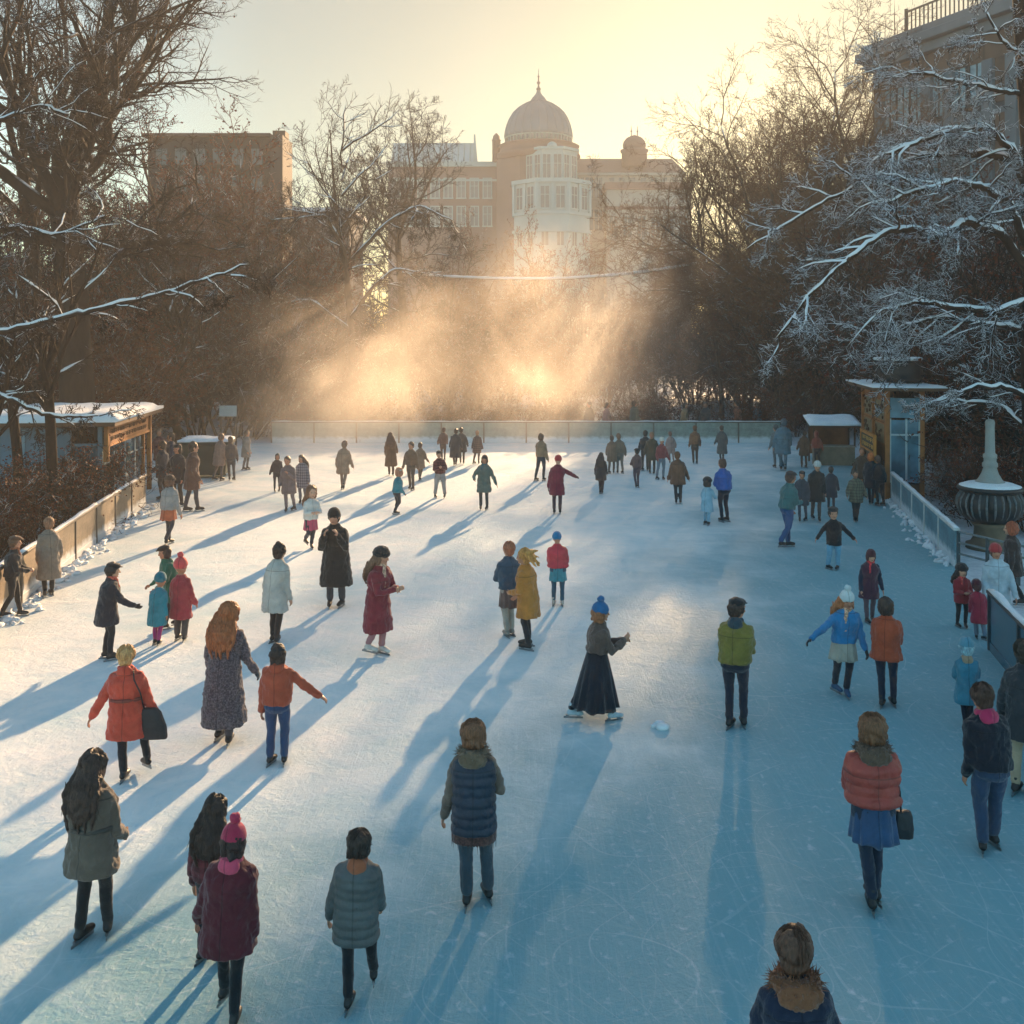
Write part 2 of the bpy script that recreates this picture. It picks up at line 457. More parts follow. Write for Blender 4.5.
boards('rink_barrier', 'short dark-posted glazed boards at the near right corner of the ice', [(7.95, 16.6), (7.2, 13.2), (6.6, 10.5)], 1.0,
       glassmat('#2d5263', .2), plain('#2c3438', .5, .2, 4), 1.9)
# open railing between the two right boards
t = thing('railing', 'low snow-crusted metal railing below the stone basin', 'railing', (10.0, 22.4, 0))
L = Vector((10.9 - 10.0, 20.2 - 22.4, 0))
for k in range(4):
    q = L * (k / 3); B().box(q.x - .03, q.x + .03, q.y - .03, q.y + .03, 0, .85).obj('post', plain('#3b4347', .5), t)
for z in (.35, .6, .84):
    B().tube([(0, 0, z), tuple(L + Vector((0, 0, z)))], [.025, .025], 6).obj('rail', plain('#6c7578', .5, .3, 6), t, True)

# ================================================================ buildings
def win_meshes(w, h, fr=.12, mull=1, cross=1, proud=.14):
    f = B()
    f.box(-w / 2 - fr, -w / 2, -proud, 0.0, -fr, h + fr); f.box(w / 2, w / 2 + fr, -proud, 0.0, -fr, h + fr)
    f.box(-w / 2, w / 2, -proud, 0.0, h, h + fr); f.box(-w / 2 - fr * 1.6, w / 2 + fr * 1.6, -proud - .12, -proud + .002, -fr - .06, .0)
    f.box(-w / 2, w / 2, -proud, 0, -fr, 0)
    for k in range(mull):
        x = -w / 2 + w * (k + 1) / (mull + 1); f.box(x - fr * .3, x + fr * .3, -proud * .7, -.0, 0, h)
    for k in range(cross):
        z = h * (k + 1) / (cross + 1) + h * .12; f.box(-w / 2, w / 2, -proud * .6, -.0, z - fr * .25, z + fr * .25)
    p = B().box(-w / 2, w / 2, -.04, -.005, 0, h)
    return f.mesh('window'), p.mesh('pane')
def add_window(parent, ms, mats, loc, rz=0):
    f = bpy.data.objects.new('window', ms[0]); C.objects.link(f); f.parent = parent; f.location = loc; f.rotation_euler.z = rz
    if not ms[0].materials: ms[0].materials.append(mats[0])
    p = bpy.data.objects.new('pane', ms[1]); C.objects.link(p); p.parent = f
    if not ms[1].materials: ms[1].materials.append(mats[1])
    return f

# ---- domed palace
D = 235.0; U = D / F
def PX(px): return (px - 540) * U
def PZ(py): return HC + (HY - py) * U
stone = plain('#95928a', .85, .15, .12, bump=.05); white = plain('#8ba09f', .8, .12, .15, bump=.05)
brick = plain('#66504a', .9, .2, .2, bump=.05); lead = plain('#4c626d', .5, .15, .2, bump=.05); rust = plain('#664a42', .7, .15, .3, bump=.05)
pale_roof = plain('#8fa7b0', .6, .15, .2, bump=.05); dark_glass = glassmat('#22363e', .3)
pal = thing('domed_palace', 'hazy domed palace with spire, pale bay front and brick wings above the far trees', 'palace', (gx(540, D), D, 0))
def octa(ap, x, y, z0, z1, n=8):
    r = ap / math.cos(math.pi / n); a0 = math.pi / n + math.pi / 2
    return [[(x + r * math.cos(a0 + 2 * math.pi * k / n), y + r * math.sin(a0 + 2 * math.pi * k / n), z) for k in range(n)] for z in (z0, z1)]
b = B(); b.rings(octa(9.3, PX(536), 6, 0, PZ(158))); b.obj('rotunda', brick, pal)
b = B(); b.lathe([(9.0, PZ(158)), (10.0, PZ(155)), (10.0, PZ(152)), (9.3, PZ(151)), (9.3, PZ(145)), (9.8, PZ(144)), (9.0, PZ(142.5)), (8.2, PZ(142))], 40, (PX(539), 4, 0)).obj('cornice', rust, pal, True)
b = B(); b.lathe([(7.95, PZ(143)), (7.95, PZ(136)), (8.2, PZ(135.5))], 40, (PX(539), 4, 0)).obj('drum', white, pal, True)
dw = B()
for k in range(22):
    a = math.pi + math.pi * (k + .5) / 22
    Mx = Matrix.Translation((PX(539) + 8.0 * math.cos(a), 4 + 8.0 * math.sin(a), PZ(141.5))) @ Matrix.Rotation(a + math.pi / 2, 4, 'Z')
    o = B().box(-.3, .3, -.08, .05, 0, 1.15).obj('drum_window', dark_glass, pal); o.matrix_local = Mx
prof = []
for k in range(13):
    t = k / 12 * math.pi / 2; prof.append((8.25 * math.cos(t) ** .9 + (.9 if k else 0) * (1 if k < 12 else 1), PZ(135.6) + (PZ(98.5) - PZ(135.6)) * math.sin(t)))
prof = [(8.0, PZ(135.6)), (8.1, PZ(133)), (7.95, PZ(128)), (7.6, PZ(122)), (7.05, PZ(116)), (6.2, PZ(110)), (5.0, PZ(105)), (3.6, PZ(101)), (2.1, PZ(98)), (1.9, PZ(96.5)), (1.55, PZ(94)), (.9, PZ(91)), (.6, PZ(89)), (.42, PZ(86))]
dome = B().lathe(prof, 48, (PX(539), 4, 0)).obj('dome', lead, pal, True)
for k in range(24):
    a = 2 * math.pi * k / 24
    pts = [(PX(539) + (r + .02) * math.cos(a), 4 + (r + .02) * math.sin(a), z) for r, z in prof[:9]]
    rb = B().tube(pts, [.12] * 9, 5, False).obj('rib', lead, dome)
B().lathe([(.42, PZ(86.5)), (.6, PZ(84.5)), (.25, PZ(83)), (.2, PZ(80)), (.5, PZ(78.5)), (.2, PZ(77)), (.15, PZ(73)), (.3, PZ(72)), (.1, PZ(71)), (.04, PZ(64))], 12, (PX(539), 4, 0)).obj('spire', rust, pal, True)
# bay front
bx, by = PX(551), -2.0
b = B(); b.rings(octa(5.9, bx, by + 1, PZ(186), PZ(153))); b.obj('upper_bay', white, pal)
B().rings(octa(6.4, bx, by + 1, PZ(154.5), PZ(152))).obj('upper_cornice', white, pal); B().rings(octa(6.2, bx, by + 1, PZ(186), PZ(183))).obj('sill_band', white, pal)
b = B(); b.rings(octa(8.7, bx, by + 1, 0, PZ(188))); b.obj('lower_bay', white, pal)
b = B(); b.rings(octa(9.3, bx, by + 1, PZ(188.4), PZ(184.5))); b.rings(octa(9.1, bx, by + 1, PZ(219), PZ(216))); b.rings(octa(9.2, bx, by + 1, PZ(236), PZ(233)))
b.obj('lower_cornice', white, pal)
B().lathe([(1.2, 0), (1.2, .3), (.95, .9), (.4, 1.25), (.05, 1.35)], 14, (bx, by - 4.5, PZ(152.5))).obj('roundel', white, pal, True)
wm1 = win_meshes(1.7, 5.4, .22, 1, 1); wm2 = win_meshes(1.9, 4.9, .25, 1, 1); wm3 = win_meshes(1.5, 3.2, .2, 1, 0)
for k in range(-1, 2):
    rz = k * R(45); n = Vector((math.sin(rz), -math.cos(rz), 0)); tt = Vector((math.cos(rz), math.sin(rz), 0))
    for s in (-1, 1):
        p = Vector((bx, by + 1, 0)) + n * 5.9 + tt * s * 1.25; add_window(pal, wm1, (white, dark_glass), (p.x, p.y, PZ(182.5)), rz)
        p = Vector((bx, by + 1, 0)) + n * 8.7 + tt * s * 1.75; add_window(pal, wm2, (white, dark_glass), (p.x, p.y, PZ(213)), rz)
        add_window(pal, wm3, (white, dark_glass), (p.x, p.y, PZ(249)), rz)
    for s in (-1, 0, 1):
        p = Vector((bx, by + 1, 0)) + n * 8.78 + tt * s * 3.5
        o = B().box(-.35, .35, -.3, .25, PZ(216), PZ(188.5)).obj('pilaster', white, pal, loc=(p.x, p.y, 0)); o.rotation_euler.z = rz
# left wing
b = B().box(PX(384), PX(497), 8, 26, 0, PZ(158)); b.obj('wing', brick, pal)
b = B().box(PX(382), PX(499), 7.4, 26.4, PZ(161), PZ(156)); b.box(PX(384), PX(497), 7.7, 26.2, PZ(176), PZ(174)); b.obj('wing_cornice', white, pal)
b = B(); b.rings([[(PX(386), 9, PZ(156)), (PX(474), 9, PZ(156)), (PX(474), 25, PZ(156)), (PX(386), 25, PZ(156))], [(PX(388), 11, PZ(134)), (PX(472), 11, PZ(134)), (PX(472), 25, PZ(134)), (PX(388), 25, PZ(134))]])
rf = b.obj('glazed_roof', pale_roof, pal)
for k in range(14):
    xx = PX(388 + k * 6.2); B().tube([(xx - .1, 8.95, PZ(156)), (xx, 10.95, PZ(134))], [.15, .15], 4, False).obj('glazing_bar', white, rf)
b = B(); b.rings([[(PX(472), 8.5, PZ(157)), (PX(476.5), 8.5, PZ(157)), (PX(476.5), 9.4, PZ(157)), (PX(472), 9.4, PZ(157))], [(PX(472.5), 8.5, PZ(127)), (PX(474), 8.5, PZ(127)), (PX(474), 9.4, PZ(127)), (PX(472.5), 9.4, PZ(127))]]).obj('gable_fin', white, pal)
B().lathe([(1.0, PZ(158)), (1.0, PZ(137)), (1.2, PZ(136)), (.9, PZ(135)), (.8, PZ(132)), (.2, PZ(129))], 10, (PX(496), 5, 0)).obj('turret', rust, pal, True)
wm4 = win_meshes(1.8, 4.6, .25, 1, 1)
for j, zz in enumerate((193, 222)):
    for k in range(8): add_window(pal, wm4, (white, dark_glass), (PX(392 + k * 13.5), 8, PZ(zz)))
# right wing
b = B().box(PX(574), PX(688), 7, 26, 0, PZ(168)); b.obj('wing', stone, pal)
b = B(); b.rings([[(PX(572), 6.4, PZ(168)), (PX(690), 6.4, PZ(168)), (PX(690), 26.5, PZ(168)), (PX(572), 26.5, PZ(168))], [(PX(573), 13, PZ(149)), (PX(681), 13, PZ(149)), (PX(681), 20, PZ(149)), (PX(573), 20, PZ(149))]]).obj('roof', rust, pal)
b = B().box(PX(571), PX(691), 6.2, 26.8, PZ(171), PZ(168.3)); b.box(PX(573), PX(689), 6.6, 26.2, PZ(199), PZ(197)); b.obj('wing_cornice', stone, pal)
b = B().box(PX(607), PX(692), 1, 6.9, 0, PZ(186)); b.obj('projecting_block', stone, pal)
b = B().box(PX(605), PX(694), .2, 7.4, PZ(189), PZ(182)); b.box(PX(606), PX(693), .6, 7.2, PZ(209), PZ(206)); b.obj('block_cornice', rust, pal)
B().lathe([(3.1, PZ(160)), (3.1, PZ(146)), (3.4, PZ(145)), (3.4, PZ(143)), (2.7, PZ(142))], 20, (PX(639), 9, 0)).obj('small_drum', rust, pal, True)
B().lathe([(2.7, PZ(142)), (2.85, PZ(138)), (2.6, PZ(134)), (1.9, PZ(130.5)), (.9, PZ(128.5)), (.3, PZ(127.5))], 20, (PX(639), 9, 0)).obj('small_dome', rust, pal, True)
for dx in (-.75, .75):
    B().lathe([(.12, PZ(129)), (.12, PZ(124)), (.3, PZ(123.5)), (.1, PZ(122.5)), (.05, PZ(118))], 8, (PX(639) + dx, 9, 0)).obj('finial', rust, pal)
wm5 = win_meshes(1.9, 5.0, .25, 1, 1)
for k in range(3): add_window(pal, wm5, (stone, dark_glass), (PX(582 + k * 9.5), 7, PZ(194))); add_window(pal, wm5, (stone, dark_glass), (PX(582 + k * 9.5), 7, PZ(227)))
for k in range(6): add_window(pal, wm5, (stone, dark_glass), (PX(614 + k * 14), 1, PZ(237)))
wm6 = win_meshes(1.3, 2.4, .2, 0, 1)
for k in range(7): add_window(pal, wm6, (stone, dark_glass), (PX(614 + k * 11), 7, PZ(183)))

# ---- brown block of flats on the left
D2 = 80.0
def QZ(py): return HC + (HY - py) / F * D2
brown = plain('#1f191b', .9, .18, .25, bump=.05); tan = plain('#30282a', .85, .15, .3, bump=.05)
x0, x1 = gx(148, D2), gx(272, D2); x2 = gx(284, D2)
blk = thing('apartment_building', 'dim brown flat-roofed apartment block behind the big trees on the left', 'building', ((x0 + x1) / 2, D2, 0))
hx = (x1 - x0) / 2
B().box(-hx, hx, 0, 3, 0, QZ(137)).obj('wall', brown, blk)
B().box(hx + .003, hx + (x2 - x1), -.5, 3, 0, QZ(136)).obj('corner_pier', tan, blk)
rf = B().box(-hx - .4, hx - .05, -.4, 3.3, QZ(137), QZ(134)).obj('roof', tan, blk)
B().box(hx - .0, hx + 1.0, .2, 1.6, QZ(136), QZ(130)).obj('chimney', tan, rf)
tag(rf, 'snow-lined parapet roof')
wmA = win_meshes(1.3, 1.9, .12, 1, 0, .1)
wmA2 = win_meshes(.9, 1.3, .05, 1, 0, .06)
for j in range(6):
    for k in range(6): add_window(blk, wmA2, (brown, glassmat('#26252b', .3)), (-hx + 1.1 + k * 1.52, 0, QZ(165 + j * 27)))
# ---- low snow roofed house
D3 = 96.0
lx = gx(312, D3)
low = thing('low_house', 'low house with flat snowy roof left of the two tall bare trees', 'house', (lx, D3, 0))
B().box(-3.4, 3.6, 0, 9, 0, HC + (HY - 212) / F * D3).obj('wall', plain('#4a4d55', .9, .15, .3), low)
B().box(-3.8, 4.0, -.4, 9.4, HC + (HY - 212) / F * D3, HC + (HY - 208) / F * D3).obj('roof', snowmat(), low)
for k in range(3): add_window(low, wmA, (tan, glassmat('#37434c', .3)), (-2.2 + k * 2.2, 0, 12.5)); add_window(low, wmA, (tan, glassmat('#37434c', .3)), (-2.2 + k * 2.2, 0, 8.8))

# ---- tall stone building on the right
A = Vector((gx(875, 62), 62.0, 0)); E = Vector((30.2, 44.0, 0)); fl = (E - A).length
ang = math.atan2(E.y - A.y, E.x - A.x)          # local +x runs along the facade towards the camera, local -y faces the rink
ZT = 23.2
bld = thing('stone_building', 'tall dark stone building with pilasters and roof railing at the upper right', 'building', tuple(A), ang)
dk = plain('#4a4d53', .85, .2, .35, bump=.08); pil = plain('#6c7075', .85, .2, .4, bump=.08); warm = plain('#6d5344', .85, .2, .5, bump=.05)
B().box(0, fl, 0, 12, 0, ZT - 1.6).obj('wall', dk, bld)
B().box(-.02, fl, -.12, 0.02, ZT - 3.0, ZT - 1.62).obj('frieze', warm, bld)
b = B().box(-.35, fl, -.55, 12.2, ZT - 1.6, ZT - 1.0); b.box(-.75, fl, -.95, 12.4, ZT - .997, ZT - .45); b.box(-.5, fl, -.7, 12.2, ZT - .447, ZT)
bev(b.obj('cornice', pil, bld), .06)
B().box(.2, fl, .2, 11.8, ZT, ZT + .12).obj('roof', snowmat(), bld)
rl = B()
for k in range(24): rl.box(2.2 + k * .32, 2.26 + k * .32, .4, .46, ZT + .121, ZT + 1.5)
rl.box(2.1, 9.8, .38, .48, ZT + 1.5, ZT + 1.6); rl.box(2.1, 9.8, .38, .48, ZT + .3, ZT + .38)
rl.box(2.05, 2.2, .36, .5, ZT + .12, ZT + 1.75); rl.box(9.75, 9.95, .33, .53, ZT + .12, ZT + 1.85)
rl.obj('roof_railing', plain('#54483c', .6), bld)
wmB = win_meshes(.95, 3.6, .1, 1, 2, .12); wmC = win_meshes(1.5, 3.9, .12, 1, 2, .12)
gl = glassmat('#8ba4b0', .18); frm = plain('#3c3a39', .7)
col_x = [0.55, 4.3, 5.9, 8.6, 10.1, 12.8, 14.3, 17.2, 18.7]
for xx in col_x: bev(B().box(xx - .35, xx + .35, -.32, 0, 0, ZT - 3.0).obj('pilaster', pil, bld), .05)
for j in range(5):
    zb = 1.2 + j * 4.15
    for xx in (1.35, 2.4, 3.45): add_window(bld, wmB, (frm, gl), (xx, 0, zb))
    add_window(bld, wmC, (frm, gl), (5.1, 0, zb))
    for x0_ in (6.55, 10.75, 14.95):
        for i in range(2): add_window(bld, wmB, (frm, gl), (x0_ + i * 1.2, 0, zb))
    for xx in (9.35, 13.55, 17.95): B().box(xx - .38, xx + .38, -.1, 0, zb, zb + 3.7).obj('dark_panel', warm, bld)
    o = B().box(.25, fl, -.16, 0.0, zb - .62, zb - .3).obj('string_course', pil, bld)
# ================================================================ trees
def rot_about(v, axis, a): return Matrix.Rotation(a, 3, axis) @ v
def tube_into(b, pts, r0, r1, n, tip=True, jit=None):
    """tapered branch; last ring closes to a point"""
    i = len(b.v); m = len(pts)
    d = (pts[1] - pts[0]).normalized(); a = d.orthogonal().normalized()
    for j, p in enumerate(pts):
        if j < m - 1: d = (pts[j + 1] - p)
        d = d.normalized() if d.length > 1e-9 else Vector((0, 0, 1))
        a = a - d * a.dot(d); a = a.normalized() if a.length > 1e-5 else d.orthogonal().normalized()
        c = d.cross(a); r = r0 + (r1 - r0) * j / (m - 1)
        if jit: r *= jit.uniform(.55, 1.25)
        if j == m - 1 and tip: b.v.append(tuple(p)); break
        for k in range(n):
            q = 2 * math.pi * k / n; w_ = a * (math.cos(q) * r) + c * (math.sin(q) * r)
            b.v.append((p.x + w_.x, p.y + w_.y, p.z + w_.z))
    last = m - 1 if tip else m
    for j in range(last - 1):
        for k in range(n):
            k2 = (k + 1) % n
            b.f.append((i + j * n + k, i + j * n + k2, i + (j + 1) * n + k2, i + (j + 1) * n + k))
    if tip:
        j = last - 1; t = len(b.v) - 1
        for k in range(n): b.f.append((i + j * n + k, i + j * n + (k + 1) % n, t))

class TreeGen:
    def __init__(s, seed, twig_r=.012, droop=0.0, snow=False, leaves=0, leaf=.07, min_r=.012):
        s.rnd = random.Random(seed); s.trunk = B(); s.crown = B(); s.snow = B(); s.lv = B()
        s.twig_r = twig_r; s.droop = droop; s.dosnow = snow; s.leaves = leaves; s.leaf = leaf; s.min_r = min_r
    def branch(s, p, d, L, r, lvl, maxl, kids, up=.15, wob=.22, r_end=.35, start=.25, lr=(.4, .68), ang=(28, 62)):
        rnd = s.rnd; m = (7, 7, 5, 4, 3)[min(lvl, 4)] if lvl < maxl else 3
        pts = [p.copy()]; dirs = [d.copy()]
        for i in range(m):
            j = Vector((rnd.gauss(0, 1), rnd.gauss(0, 1), rnd.gauss(0, 1))) * wob
            d = (d + j + Vector((0, 0, up - s.droop * (i / m) * (1 if lvl else 0)))).normalized()
            p = p + d * (L / m); pts.append(p.copy()); dirs.append(d.copy())
        n = 9 if lvl == 0 else (6 if lvl == 1 else (4 if lvl == 2 else 3))
        tgt = s.trunk if lvl <= 1 and maxl > 2 else s.crown
        tube_into(tgt, pts, r, max(r * r_end, s.min_r * .6), n)
        if s.dosnow and lvl <= 3 and r > (.012 if lvl < 3 else .02) and lvl > 0:
            sp = [q + Vector((0, 0, (r + (r * r_end - r) * k / m) * .75 + .006)) for k, q in enumerate(pts)]
            run = []
            for k in range(len(sp)):
                if abs(dirs[k].z) < .8 and rnd.random() < .93: run.append(sp[k])
                else:
                    if len(run) > 1: tube_into(s.snow, run, r * .8 + .005, r * .6 + .004, 5, True, rnd)
                    run = []
            if len(run) > 1: tube_into(s.snow, run, r * .8 + .006, r * .5 + .005, 5, True, rnd)
        if lvl == maxl:
            if s.leaves and rnd.random() < s.leaves:
                for _ in range(rnd.randint(1, 3)):
                    q = pts[rnd.randint(1, m)] + Vector((rnd.gauss(0, .04), rnd.gauss(0, .04), rnd.gauss(0, .04)))
                    u = Vector((rnd.gauss(0, 1), rnd.gauss(0, 1), rnd.gauss(0, 1))).normalized(); w_ = u.orthogonal().normalized() * s.leaf * .6; u = u * s.leaf
                    s.lv.quad(q - w_ * .2, q + u * .5 + w_, q + u, q + u * .5 - w_)
            return
        for k in range(kids[lvl]):
            t = start + (1 - start) * ((k + rnd.random()) / kids[lvl])
            f = t * m; i = min(int(f), m - 1); q = pts[i].lerp(pts[i + 1], f - i); dd = dirs[min(i + 1, m)]
            ax = rot_about(dd.orthogonal().normalized(), dd, rnd.uniform(0, 2 * math.pi))
            nd = rot_about(dd, ax, R(rnd.uniform(*ang)))
            rr = (r + (r * r_end - r) * t) * rnd.uniform(.5, .72)
            s.branch(q, nd, L * rnd.uniform(*lr) * (1.15 - .55 * t), max(rr, s.min_r), lvl + 1, maxl, kids, up, wob, r_end, .15, lr, ang)
    def build(s, name, label, cat, loc, group=None, bark=None, twig=None, leafm=None, rz=0):
        root = thing(name, label, cat, loc, rz, group)
        if s.trunk.v: s.trunk.obj('trunk', bark, root, True)
        if s.crown.v: s.crown.obj('crown', twig, root, True)
        if s.snow.v: s.snow.obj('snow', snowmat(), root, True)
        if s.lv.v: s.lv.obj('leaves', leafm, root)
        return root

bark_d = barkmat('dark_bark', '#30251f', .25, .45); bark_m = barkmat('grey_brown_bark', '#564437', .3, .4)
twig_d = barkmat('snowy_twigs', '#33261f', .24, .35); twig_r = barkmat('russet_twigs', '#5c3625', .25, .35); twig_g = barkmat('gold_brown_twigs', '#6b4a32', .2, .4)
twig_s = barkmat('frosted_twigs', '#382a24', .45, .12)
leaf_r = leafmat('russet_leaves', '#7a3a1c', '#4a2214'); leaf_g = leafmat('golden_leaves', '#8a5526', '#5a3018')
V = Vector

def big_tree(seed, H, r, fork, nl, spread, kids=(0, 8, 5, 5, 4), lean=(0, 0), maxl=5, side=True, up=.08, limb=(.36, .54), **kw):
    """trunk with explicit limbs, twigs down to the fifth order"""
    t = TreeGen(seed, **kw); rnd = t.rnd
    pts = [V((0, 0, -.1))]; d = V((lean[0], lean[1], 1)).normalized(); n = 7
    for i in range(n):
        d = (d + V((rnd.gauss(0, .05), rnd.gauss(0, .05), .06))).normalized(); pts.append(pts[-1] + d * (fork / n))
    i0 = len(t.trunk.v)
    tube_into(t.trunk, pts, r, r * .72, 12, tip=False)
    for k in range(12):            # root flare
        x_, y_, z_ = t.trunk.v[i0 + k]; t.trunk.v[i0 + k] = (x_ * 1.5, y_ * 1.5, z_)
    top = pts[-1]
    for k in range(nl):
        a = 2 * math.pi * (k + rnd.uniform(-.3, .3)) / nl; tl = R(rnd.uniform(14, spread)) if k else R(6)
        dd = V((math.sin(tl) * math.cos(a), math.sin(tl) * math.sin(a), math.cos(tl)))
        q = top.lerp(pts[-3], 0 if k < 3 else rnd.random() * .9)
        t.branch(q, dd, (H - fork) * rnd.uniform(.75, 1.0) * (1 if k < 3 else .8), r * rnd.uniform(*limb), 1, maxl, kids, up=up, wob=.15, lr=(.36, .6))
    if side:
        for k in range(max(2, nl // 2)):
            f = rnd.uniform(.5, .95); q = pts[int(f * n)]
            a = rnd.uniform(0, 2 * math.pi); dd = V((math.cos(a), math.sin(a), rnd.uniform(.05, .55))).normalized()
            t.branch(q, dd, (H - fork) * rnd.uniform(.4, .65), r * rnd.uniform(.2, .32), 1, maxl, kids, up=.02, wob=.18, lr=(.36, .6))
    return t

def shrub(seed, H, stems, kids=(6, 6, 5), leaves=.25, spread=.55, snow=False, leaf=.09, min_r=.012):
    t = TreeGen(seed, leaves=leaves, leaf=leaf, snow=snow, min_r=min_r); rnd = t.rnd
    for k in range(stems):
        a = rnd.uniform(0, 6.28); rr = rnd.uniform(0, .9) * H * .18; p = V((rr * math.cos(a), rr * math.sin(a), -.05))
        d = V((math.cos(a) * rnd.uniform(.1, spread), math.sin(a) * rnd.uniform(.1, spread), 1)).normalized()
        t.branch(p, d, H * rnd.uniform(.7, 1.05), .012 * H * rnd.uniform(.5, 1), 1, 4, (0,) + kids, up=.05, wob=.16, start=.12)
    return t

def place(root, x, y, rz, s, label, group=None, first=False):
    o = root if first else copy_tree(root)
    o.location = (x, y, 0); o.rotation_euler.z = rz; o.scale = (s, s, s) if not isinstance(s, tuple) else s
    o['label'] = label
    if group: o['group'] = group
    return o

# ---- named trees
tA = big_tree(11, 24, .66, 12.0, 10, 66, kids=(0, 10, 7, 6, 4), leaves=.02, min_r=.008, limb=(.26, .42))
tA.build('bare_tree', 'tallest thick-trunked bare tree with wide dark crown on the left', 'tree', (gx(80, 36), 36, 0), bark=bark_d, twig=twig_d, leafm=leaf_r)
tB = big_tree(12, 23, .34, 12, 6, 40, lean=(-.02, 0), min_r=.009, side=False)
tB.build('bare_tree', 'slimmer dark-trunked bare tree just left of the tallest tree', 'tree', (gx(46, 40), 40, 0), bark=bark_d, twig=twig_d)
tC = big_tree(13, 19, .28, 8.5, 8, 50, kids=(0, 9, 6, 5, 4), limb=(.28, .44), min_r=.011)
tC.build('bare_tree', 'snow-dusted bare tree with leaning fork left of the dome', 'tree', (gx(342, 60), 60, 0), bark=bark_m, twig=twig_d)
tD = big_tree(14, 21.5, .30, 12, 9, 70, kids=(0, 9, 6, 5, 4), limb=(.26, .42), up=.05, min_r=.012)
tD.build('bare_tree', 'straight tall bare tree standing in front of the palace left wing', 'tree', (gx(403, 68), 68, 0), bark=bark_m, twig=twig_d)
tE = big_tree(15, 24.5, .44, 7.0, 14, 78, limb=(.24, .42), up=.035, kids=(0, 10, 7, 6, 4), leaves=.05, leaf=.07, min_r=.012)
tE.build('bare_tree', 'broad bare tree glowing gold against the sun beside the stone building', 'tree', (gx(822, 60), 60, 0), bark=bark_m, twig=twig_g, leafm=leaf_g, rz=R(40))
rE2 = copy_tree([o for o in C.objects if o.get('label', '').startswith('broad bare tree glowing')][0])  # extra copies of the broad tree, added to shade the right ice
place(rE2, gx(797, 66), 66, 3.3, .9, 'smaller gold-edged bare tree added for shade just left of the broad one by the stone building', None, True)
rE3 = copy_tree(rE2)
place(rE3, gx(806, 73), 73, 1.2, 1.08, 'tallest gold-edged bare tree added for shade behind the broad one by the stone building', None, True)
rE4 = copy_tree(rE2)
place(rE4, gx(842, 70), 70, 4.6, 1.04, 'gold-edged bare tree added for shade, half hidden by the left corner of the stone building', None, True)
rE5 = copy_tree(rE2)
place(rE5, gx(784, 76), 76, 5.5, 1.0, 'fainter bare tree added for shade in the haze farthest back in the golden clump', None, True)
tF = big_tree(16, 19.0, .13, 13.2, 8, 48, limb=(.3, .45), kids=(0, 8, 5, 5, 3), min_r=.011, side=False)
rF = tF.build('slim_tree', 'slim upright young tree right of the palace', 'tree', (gx(722, 64), 64, 0), 'slim trees right of the palace', bark=bark_m, twig=twig_g)
for px_, Y_, rz_, s_ in ((736, 70, 1.9, 1.0), (750, 62, 4.1, .95)):
    place(rF, gx(px_, Y_), Y_, rz_, s_, 'slim upright young tree right of the palace', 'slim trees right of the palace')
# rounded reddish trees
tG = big_tree(17, 15.5, .3, 4.5, 9, 62, kids=(0, 9, 7, 6, 4), maxl=4, leaves=.5, leaf=.13, min_r=.018)
rG = tG.build('russet_tree', 'rounded russet tree directly below the dome', 'tree', (gx(545, 95), 95, 0), bark=bark_m, twig=twig_r, leafm=leaf_r)
place(rG, gx(655, 110), 110, 2, .66, 'rounded russet tree in front of the palace right wing')
place(rG, gx(452, 84), 84, 3.4, .9, 'rounded russet tree below the palace left wing')
place(rG, gx(285, 78), 78, 1.1, 1.02, 'rounded russet tree below the low snowy house')
place(rG, gx(200, 66), 66, 5.0, 1.05, 'large russet tree in front of the brown apartment block')
place(rG, gx(128, 52), 52, .4, .92, 'leafy russet tree beside the tallest bare tree trunk')
place(rG, gx(20, 50), 50, 2.9, 1.0, 'leafy russet tree at the left edge behind the booth')
place(rG, gx(905, 56), 56, 2.5, .95, 'russet tree at the foot of the stone building')
place(rG, gx(165, 58), 58, 1.7, 1.12, 'tall leafy russet tree left of centre in front of the apartment block')
place(rG, gx(240, 62), 62, 2.2, 1.1, 'tall leafy russet tree at the right corner of the apartment block')
place(rG, gx(985, 45), 45, 1.5, .8, 'dark russet tree behind the fluted basin')
place(rG, gx(770, 92), 92, 4.4, .95, 'rounded russet tree behind the golden bare tree')
# ---- thin trunks beside the left booth
tH = big_tree(18, 8.5, .16, 4.4, 7, 48, kids=(0, 6, 5, 5, 4), maxl=4, snow=True, min_r=.007, side=False, up=.1)
rH = tH.build('young_tree', 'young snow-covered tree with dark trunk nearest the left booth', 'tree', (gx(50, 25.5), 25.5, 0), bark=bark_d, twig=twig_d)
place(rH, gx(24, 27), 27, 2.2, .95, 'young snow-covered tree with dark trunk second from the left booth')
place(rH, gx(-20, 24), 24, 4.2, .8, 'young snow-covered tree at the left edge of the photo')
place(rH, gx(178, 46), 46, 3.1, 1.15, 'snowy young tree behind the people at the left exit')
place(rH, gx(258, 56), 56, 5.1, 1.3, 'snowy young tree between booth and steam')

